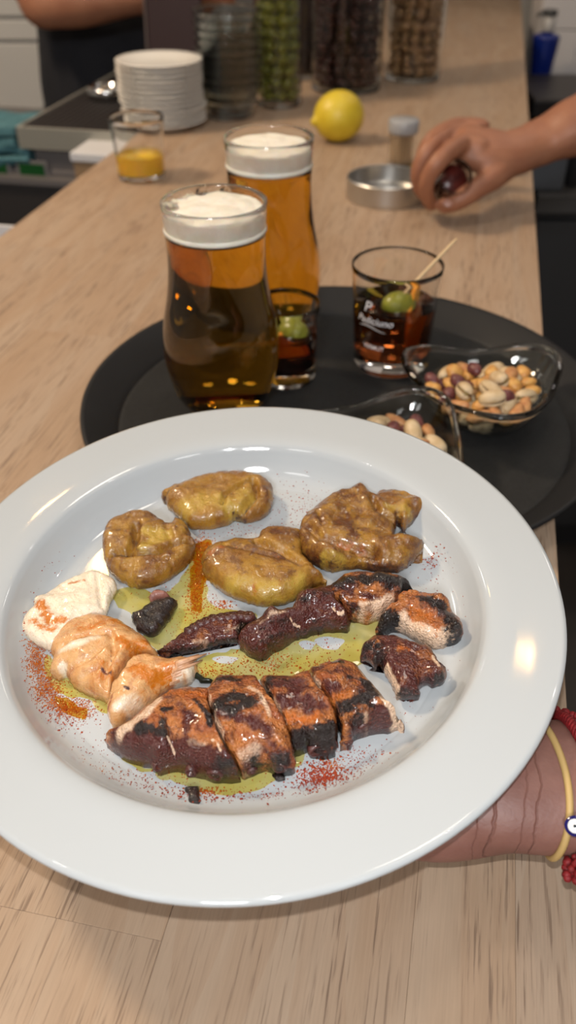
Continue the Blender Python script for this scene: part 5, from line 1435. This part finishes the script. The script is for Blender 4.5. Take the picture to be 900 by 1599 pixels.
# --- the person behind the bar, standing at the left
def make_person(loc, rz):
    r = empty('person', loc, (0, 0, rz))
    tag(r, 'person in a black t-shirt standing behind the bar with arms folded', 'person')
    Hd = 1.70
    S = Hd / 1.70
    shirt = mottled('black_tshirt', (0.010, 0.010, 0.014), (0.014, 0.014, 0.019), 20, 0.9, 0.5, 16, 0.01)
    trous = mottled('dark_trousers', (0.015, 0.016, 0.022), (0.02, 0.021, 0.028), 30, 0.9)
    elbL, elbR = Vector((-0.150, -0.17, 1.165)), Vector((0.150, -0.17, 1.165))
    shL, shR = Vector((-0.185, 0.0, 1.40)), Vector((0.185, 0.0, 1.40))
    wrL, wrR = Vector((0.09, -0.235, 1.190)), Vector((-0.09, -0.195, 1.215))
    chains = [([(0, 0.0, 0.82), (0, 0, 0.95), (0, 0.0, 1.12), (0, 0.0, 1.28), (0, 0.01, 1.38), (0, 0.01, 1.45)], [0.14, 0.165, 0.150, 0.170, 0.165, 0.07], [0.72, 0.68, 0.68, 0.66, 0.6, 0.8], (0, 1, 0)),
              ([(0, 0.012, 1.42), (0, 0.0, 1.50), (0, -0.005, 1.56)], [0.062, 0.056, 0.058]),
              ([(0, -0.012, 1.535), (0, -0.02, 1.60), (0, -0.01, 1.655)], [0.058, 0.076, 0.070], 1.15, (0, 1, 0)),
              ([shL + Vector((0.05, 0, 0.0)), shL, (shL + elbL) / 2, elbL], [0.06, 0.058, 0.048, 0.043]),
              ([elbL, elbL.lerp(wrL, 0.3), elbL.lerp(wrL, 0.75), wrL], [0.043, 0.047, 0.036, 0.029]),
              ([shR + Vector((-0.05, 0, 0.0)), shR, (shR + elbR) / 2, elbR], [0.06, 0.058, 0.048, 0.043]),
              ([elbR, elbR.lerp(wrR, 0.3), elbR.lerp(wrR, 0.75), wrR], [0.043, 0.047, 0.036, 0.029])]
    for wr, d in ((wrL, 1), (wrR, -1)):
        chains.append(([wr, wr + Vector((0.05 * d, 0.01, 0.005)), wr + Vector((0.09 * d, 0.03, 0.005))], [0.028, 0.037, 0.034], 0.5, (0, 1, 0)))
        for k in range(4):
            b = wr + Vector((0.088 * d, 0.03, 0.028 - 0.018 * k))
            chains.append(([b, b + Vector((0.035 * d, 0.018, -0.002)), b + Vector((0.055 * d, 0.05 - 0.004 * k, -0.004))], [0.010, 0.009, 0.0075]))
        b = wr + Vector((0.02 * d, 0.0, 0.03))
        chains.append(([b, b + Vector((0.03 * d, -0.004, 0.022)), b + Vector((0.058 * d, 0.0, 0.032))], [0.013, 0.011, 0.008]))
    chains += [([(0, -0.085, 1.60), (0, -0.100, 1.585), (0, -0.096, 1.572)], [0.008, 0.011, 0.012])]       # nose
    chains += [([(s * 0.078, 0.0, 1.61), (s * 0.082, 0.004, 1.585)], [0.014, 0.011], 0.5, (1, 0, 0)) for s in (-1, 1)]   # ears
    for s in (-1, 1):
        chains.append(([(s * 0.085, 0, 0.90), (s * 0.10, 0, 0.70), (s * 0.10, 0.0, 0.48), (s * 0.10, 0.02, 0.30), (s * 0.10, 0.02, 0.08)], [0.095, 0.085, 0.058, 0.055, 0.036]))
        chains.append(([(s * 0.10, 0.03, 0.045), (s * 0.105, -0.06, 0.038), (s * 0.11, -0.15, 0.03)], [0.040, 0.042, 0.03], 0.75, (0, 0, 1)))
    fused('body', chains, skin_dark.m, r, 0.008, 4, 18)
    sh = [([(0, 0.0, 0.86), (0, 0, 0.98), (0, 0.0, 1.12), (0, 0.0, 1.28), (0, 0.01, 1.39), (0, 0.012, 1.445)], [0.172, 0.180, 0.168, 0.186, 0.178, 0.078], [0.78, 0.74, 0.72, 0.70, 0.66, 0.9], (0, 1, 0))]
    for a, b in ((shL, elbL), (shR, elbR)):
        sh.append(([a * 0.75 + Vector((0, 0, 0.36)), a + Vector((0, 0, 0.0)), a.lerp(b, 0.60)], [0.072, 0.072, 0.062]))
    fused('t_shirt', sh, shirt, r, 0.009, 5, 20)
    tr_ = [([(0, 0, 0.98), (0, 0, 0.90)], [0.175, 0.172], 0.72, (0, 1, 0))]
    for s in (-1, 1): tr_.append(([(s * 0.085, 0, 0.92), (s * 0.10, 0, 0.70), (s * 0.10, 0.0, 0.48), (s * 0.10, 0.02, 0.30), (s * 0.10, 0.02, 0.10)], [0.105, 0.098, 0.074, 0.068, 0.06]))
    fused('trousers', tr_, trous, r, 0.009, 4, 18)
    for s in (-1, 1):
        fused('shoe', [([(s * 0.10, 0.035, 0.045), (s * 0.105, -0.06, 0.042), (s * 0.11, -0.165, 0.033)], [0.047, 0.050, 0.038], 0.85, (0, 0, 1))], MT['black'], r, 0.006, 3)
        MB().ball((s * 0.032, -0.087, 1.612), (0.013, 0.008, 0.0085), 14, 10).build('eye', plain('eye_white', (0.7, 0.68, 0.65), 0.2), r)
        MB().ball((s * 0.032, -0.0925, 1.612), (0.0055, 0.0035, 0.0055), 12, 8).build('iris', plain('brown_iris', (0.05, 0.025, 0.01), 0.2), r)
    MB().tube([(-0.024, -0.092, 1.551), (0, -0.098, 1.549), (0.024, -0.092, 1.551)], [0.003, 0.006, 0.003], 10).build('mouth', plain('lips', (0.30, 0.10, 0.08), 0.4), r)
    hr = MB().ball((0, 0.010, 1.645), (0.086, 0.102, 0.092), 24, 16)
    for v in hr.v:
        if v.y < -0.035 and v.z < 1.672: v.y = -0.035
        v += Vector((noise.noise(v * 60), noise.noise(v * 60 + Vector((5, 0, 0))), noise.noise(v * 60 + Vector((0, 5, 0))))) * 0.004
    hr.build('hair', mottled('dark_hair', (0.012, 0.008, 0.006), (0.02, 0.013, 0.009), 90, 0.6), r)
    return r
make_person((-0.375, 2.10, FLOOR_Z), 0.25)

# ------------------------------------------------------------------ behind the bar, left
BL = lambda px, py, z: at(px, py, z)
# drip tray: a steel tray with a dark grille
DT = empty('drip_tray', bar(-0.70, 1.20, 0.0), (0, 0, -BAR_A))
fl = at(24, 198, -0.001)
DT.location = (fl.x, fl.y, -0.035)
dw = -0.524 - (0.979 * fl.x - 0.204 * fl.y)
tag(DT, 'wide steel drip tray with a dark perforated grille behind the saucers', 'drip tray')
dd = 0.46
bevel(MB().box(0, dw, 0, 0.006, 0.004, 0.034).box(0, dw, dd, dd + 0.006, 0.004, 0.034).box(0, 0.006, 0.006, dd, 0.004, 0.034).box(dw - 0.006, dw, 0.006, dd, 0.004, 0.034).box(0, dw, 0, dd, 0.0, 0.004).build('tray_frame', plain('pale_steel', (0.42, 0.41, 0.36), 0.35, metal=0.6), DT, False), 0.001)
slat = MB().box(-0.005, 0.005, 0, dd - 0.014, 0, 0.003).build('grille_bar', MT['dark_grille'], DT, False)
nb_ = 17
for k in range(nb_):
    o = slat if k == 0 else slat.copy()
    if k: COL.objects.link(o); o.parent = DT
    o.location = (0.013 + (dw - 0.026) * k / (nb_ - 1), 0.007, 0.029)
MB().box(0.006, dw - 0.006, 0.006, dd, 0.004, 0.026).build('drip_well', plain('dark_well', (0.02, 0.018, 0.018), 0.5), DT, False)
# two chrome tap heads resting on the grille
cw = at(168, 152, -0.001)
pf = empty('portafilter', (cw.x, cw.y, -0.003)); tag(pf, 'shiny chrome filter holder lying on the dark drip tray', 'filter holder')
MB().lathe([(0, 0), (0.030, 0), (0.034, 0.004), (0.034, 0.016), (0.030, 0.022), (0.025, 0.020), (0.024, 0.008), (0, 0.007)], 36).build('filter_cup', Mat('chrome').set(color=(0.6, 0.6, 0.6), rough=0.12, metal=1.0).m, pf)
MB().tube([(0.030, 0.010, 0.010), (0.05, 0.020, 0.010), (0.09, 0.042, 0.009)], [0.006, 0.008, 0.009], 12).build('filter_handle', MT['black'], pf)

# bench machine below the drip tray
mk = empty('bar_machine', (fl.x - 0.10, fl.y + 0.026, FLOOR_Z), (0, 0, -BAR_A))
mw = 0.098 + dw; tag(mk, 'grey under-counter machine with green displays below the drip tray', 'machine')
mh = -FLOOR_Z - 0.068
grey = plain('machine_grey', (0.105, 0.095, 0.095), 0.5)
bevel(MB().box(-0.4, mw, 0, 0.40, 0.0, mh).build('machine_body', grey, mk, False), 0.004)
lo = height_at(fl.x, fl.y, 285) - FLOOR_Z
bevel(MB().box(-0.39, mw - 0.02, -0.022, 0, 0.06, lo).build('machine_door', plain('machine_door', (0.028, 0.025, 0.025), 0.4), mk, False), 0.003)
MB().box(-0.39, mw - 0.02, -0.028, 0.0, lo + 0.003, lo + 0.012).build('machine_trim', plain('machine_trim', (0.12, 0.11, 0.11), 0.35), mk, False)
grn = Mat('green_display').set(color=(0.0, 0.03, 0.005), rough=0.3, emit=(0.01, 0.16, 0.02), emit_s=0.12).m
MB().box(0.125, mw - 0.004, 0.004, 0.38, mh, -FLOOR_Z - 0.0355).build('tray_riser', grey, mk, False)
zc = height_at(fl.x, fl.y, 266) - FLOOR_Z
for x0, x1 in ((0.096, 0.140), (0.02, 0.072)):
    d_ = MB().box(x0, x1, -0.005, 0, zc - 0.012, zc + 0.010).build('display', grn, mk, False)
    bevel(MB().box(x0 - 0.006, x1 + 0.006, -0.003, 0, zc - 0.017, zc + 0.015).build('display_frame', plain('display_frame', (0.16, 0.15, 0.15), 0.4), mk, False), 0.001)
# teal cloth folded on the machine's top, its front edge hanging a little
cl = empty('teal_cloth', (fl.x - 0.13, fl.y + 0.028, -0.0665), (0, 0, -BAR_A))
teal = mottled('teal_cotton', (0.045, 0.13, 0.155), (0.06, 0.16, 0.19), 60, 0.9, 0.4, 600)
for lay in range(4):
    vs, fs = [], []
    NXc, NYc = 30, 16
    for j in range(NYc + 1):
        for i in range(NXc + 1):
            x = -0.16 + (0.305 if lay < 2 else 0.284) * i / NXc
            y = 0.012 * lay * 0.3 + 0.005 * math.sin(i * 0.5 + lay) * (j == 0) + (0.10 + 0.006 * lay) * j / NYc
            z = 0.0025 + 0.0145 * lay + 0.0022 * math.sin(i * 0.7 + lay * 2.1) + 0.002 * math.sin(j * 0.9 + lay)
            vs.append((x, y, z))
    for j in range(NYc):
        for i in range(NXc):
            a_ = j * (NXc + 1) + i
            fs.append((a_, a_ + 1, a_ + NXc + 2, a_ + NXc + 1))
    o = mesh_obj('cloth_fold', vs, fs, teal, cl)
    md = o.modifiers.new('thick', 'SOLIDIFY'); md.thickness = 0.0125; md.offset = 1.0
    bevel(o, 0.004, 3)
tag(cl, 'folded teal cloth on the grey machine at the left edge', 'cloth')
# white box between the machine and the counter
wb0, wb1 = at(112, 238, -0.015), at(170, 226, -0.015)
wb = empty('napkin_box', (wb0.x, wb0.y, -0.075), (0, 0, -BAR_A)); tag(wb, 'small brown box with a white lid beside the counter edge', 'box')
bw = 0.062
bevel(MB().box(0, bw, 0, 0.07, 0.0, 0.046).build('box_body', plain('kraft_card', (0.27, 0.17, 0.09), 0.7), wb, False), 0.001)
bevel(MB().box(-0.003, bw + 0.003, -0.003, 0.073, 0.0465, 0.060).build('box_lid', plain('white_card', (0.62, 0.61, 0.62), 0.6), wb, False), 0.002)
# low bar shelf that carries the box
sh0 = empty('bar_shelf', (0, 0, -0.10), (0, 0, -BAR_A)); tag(sh0, 'narrow grey shelf below the left edge of the counter', 'shelf')
MB().box(-0.60, -0.505, 0.55, 1.345, 0.0, 0.024).build('shelf_board', plain('shelf_grey', (0.055, 0.05, 0.05), 0.6), sh0, False)
for u_ in (0.65, 1.25): MB().box(-0.575, -0.505, u_, u_ + 0.012, -0.09, 0.0).build('shelf_bracket', MT['black'], sh0, False)
tray2 = empty('white_tray', bar(-0.588, 0.62, -0.0755), (0, 0, -BAR_A)); tag(tray2, 'white plastic tray peeping out below the counter edge, far left', 'tray')
bevel(MB().box(0, 0.06, 0.0, 0.34, 0, 0.004).box(0, 0.004, 0, 0.34, 0.004, 0.058).box(0.004, 0.06, 0, 0.004, 0.004, 0.058).box(0.004, 0.06, 0.336, 0.34, 0.004, 0.058).build('tray_shell', plain('white_plastic', (0.66, 0.64, 0.64), 0.4), tray2, False), 0.001)
# tall white cupboard at the back left
cbd = empty('tall_cupboard', (-1.72, 2.62, FLOOR_Z)); tag(cbd, 'white panelled cupboard behind the person at the left', 'cupboard')
wp = plain('white_laminate', (0.60, 0.58, 0.55), 0.5)
zb = height_at(-0.79, 2.6, 178) - FLOOR_Z
zs = [height_at(-0.79, 2.6, y) - FLOOR_Z for y in (178, 66, 29)]
MB().box(0, 1.14, 0.0, 0.42, zb - 0.02, 2.6).build('cupboard_body', wp, cbd, False)
zz = zs + [zs[2] + 0.5, 2.55]
for a_, b_ in zip(zz[:-1], zz[1:]):
    for c_ in (0, 1):
        bevel(MB().box(0.005 + 0.57 * c_, 0.565 + 0.57 * c_, -0.02, 0.0, a_ + 0.004, b_ - 0.004).build('cupboard_door', wp, cbd, False), 0.003)
MB().box(0.02, 1.12, 0.03, 0.40, 0.0, zb - 0.02).build('cupboard_base', plain('cupboard_base', (0.06, 0.055, 0.055), 0.6), cbd, False)

# ------------------------------------------------------------------ behind the bar, right: bench along the white wall
bz = -0.15
by = 1.58
bench = empty('sink_bench', (0.46, by, FLOOR_Z)); tag(bench, 'dark grey kitchen bench beyond the right edge of the counter', 'bench')
bg = plain('bench_grey', (0.036, 0.036, 0.038), 0.45)
bh = bz - FLOOR_Z
xl = (0.084 + 0.204 * (by + 0.95)) / 0.979 - 0.46 + 0.02
MB().add([(0.0, 0.03, 0.1), (1.6, 0.03, 0.1), (1.6, 0.98, 0.1), (xl, 0.98, 0.1), (0.0, 0.03, bh - 0.03), (1.6, 0.03, bh - 0.03), (1.6, 0.98, bh - 0.03), (xl, 0.98, bh - 0.03)], [(0, 3, 2, 1), (4, 5, 6, 7), (0, 1, 5, 4), (1, 2, 6, 5), (2, 3, 7, 6), (3, 0, 4, 7)]).build('bench_body', bg, bench, False)
MB().add([(0.0, 0.0, bh - 0.03), (1.62, 0.0, bh - 0.03), (1.62, 0.99, bh - 0.03), (xl, 0.99, bh - 0.03), (0.0, 0.0, bh), (1.62, 0.0, bh), (1.62, 0.99, bh), (xl, 0.99, bh)], [(0, 3, 2, 1), (4, 5, 6, 7), (0, 1, 5, 4), (1, 2, 6, 5), (2, 3, 7, 6), (3, 0, 4, 7)]).build('bench_top', plain('bench_top_grey', (0.085, 0.082, 0.082), 0.4), bench, False)
for k in range(3): bevel(MB().box(0.01 + 0.53 * k, 0.53 + 0.53 * k, 0.01, 0.03, 0.12, bh - 0.05).build('bench_door', bg, bench, False), 0.003)
MB().box(0.05, 1.58, 0.08, 0.95, 0, 0.1).build('bench_plinth', MT['black'], bench, False)
# things on it
k0 = at(852, 302, bz)
gb = tag(bevel(MB().box(-0.035, 0.035, -0.03, 0.05, 0, 0.085).build('storage_tin', plain('blue_grey_tin', (0.12, 0.135, 0.16), 0.45), None, False, k0 + Vector((0.0, 0.04, 0))), 0.005), 'blue grey tin box on the bench below the reaching arm', 'tin')
k1 = at(893, 290, bz)
lathe_thing('dark_funnel', [(0, 0), (0.012, 0.0), (0.014, 0.004), (0.02, 0.03), (0.036, 0.075), (0.037, 0.08), (0.034, 0.08), (0.018, 0.034), (0, 0.03)], plain('dark_funnel', (0.035, 0.035, 0.04), 0.4), k1, 'dark tapering cup on the bench beside the blue grey tin', 'cup')
k2 = at(920, 300, bz)
tag(bevel(MB().box(-0.10, 0.10, 0, 0.22, 0, 0.07).build('pale_container', plain('taupe_box', (0.15, 0.135, 0.135), 0.5), None, False, k2 + Vector((0.075, 0.06, 0))), 0.006), 'taupe plastic container on the bench at the right edge of the picture', 'container')
k3 = at(862, 172, bz)
gd = empty('hot_plate', (k3.x + 0.12, k3.y, bz)); tag(gd, 'flat black hot plate on the bench in front of the white wall', 'hot plate')
bevel(MB().box(-0.20, 0.2, -0.13, 0.16, 0.01, 0.05).build('plate_body', plain('black_enamel', (0.012, 0.009, 0.009), 0.4), gd, False), 0.006)
for sx in (-1, 1):
    for sy in (-1, 1): MB().lathe([(0, 0), (0.012, 0), (0.012, 0.01), (0, 0.01)], 12, Matrix.Translation((0.17 * sx, 0.115 * sy + 0.015, 0))).build('rubber_foot', MT['black'], gd)
# blue soap bottle
k4 = at(831, 136, bz)
sb = empty('soap_bottle', (k4.x + 0.012, k4.y - 0.02, bz)); tag(sb, 'blue bottle with a clear pump cap against the white wall at the right', 'bottle')
sb.scale = (1, 1, 1)
bh4 = height_at(k4.x, k4.y - 0.02, 52) - bz
MB().lathe(refine([(0.020, 0.0), (0.024, 0.003), (0.028, bh4 * 0.4), (0.034, bh4 * 0.85), (0.032, bh4 * 0.96), (0.016, bh4), (0.012, bh4 + 0.004)], 36) + [(0, bh4 + 0.004)], 36).build('bottle_body', plain('blue_plastic', (0.006, 0.018, 0.16), 0.25), sb)
MB().lathe([(0, bh4 + 0.004), (0.016, bh4 + 0.004), (0.017, bh4 + 0.008), (0.017, bh4 + 0.036), (0.010, bh4 + 0.040), (0, bh4 + 0.040)], 24).build('bottle_collar', plain('clear_cap', (0.42, 0.40, 0.38), 0.3), sb)
MB().lathe([(0, bh4 + 0.040), (0.018, bh4 + 0.040), (0.018, bh4 + 0.052), (0, bh4 + 0.054)], 24).tube([(0, 0, bh4 + 0.048), (-0.02, -0.008, bh4 + 0.048), (-0.034, -0.012, bh4 + 0.040)], 0.005, 10).build('pump_head', plain('dark_pump', (0.05, 0.05, 0.05), 0.4), sb)
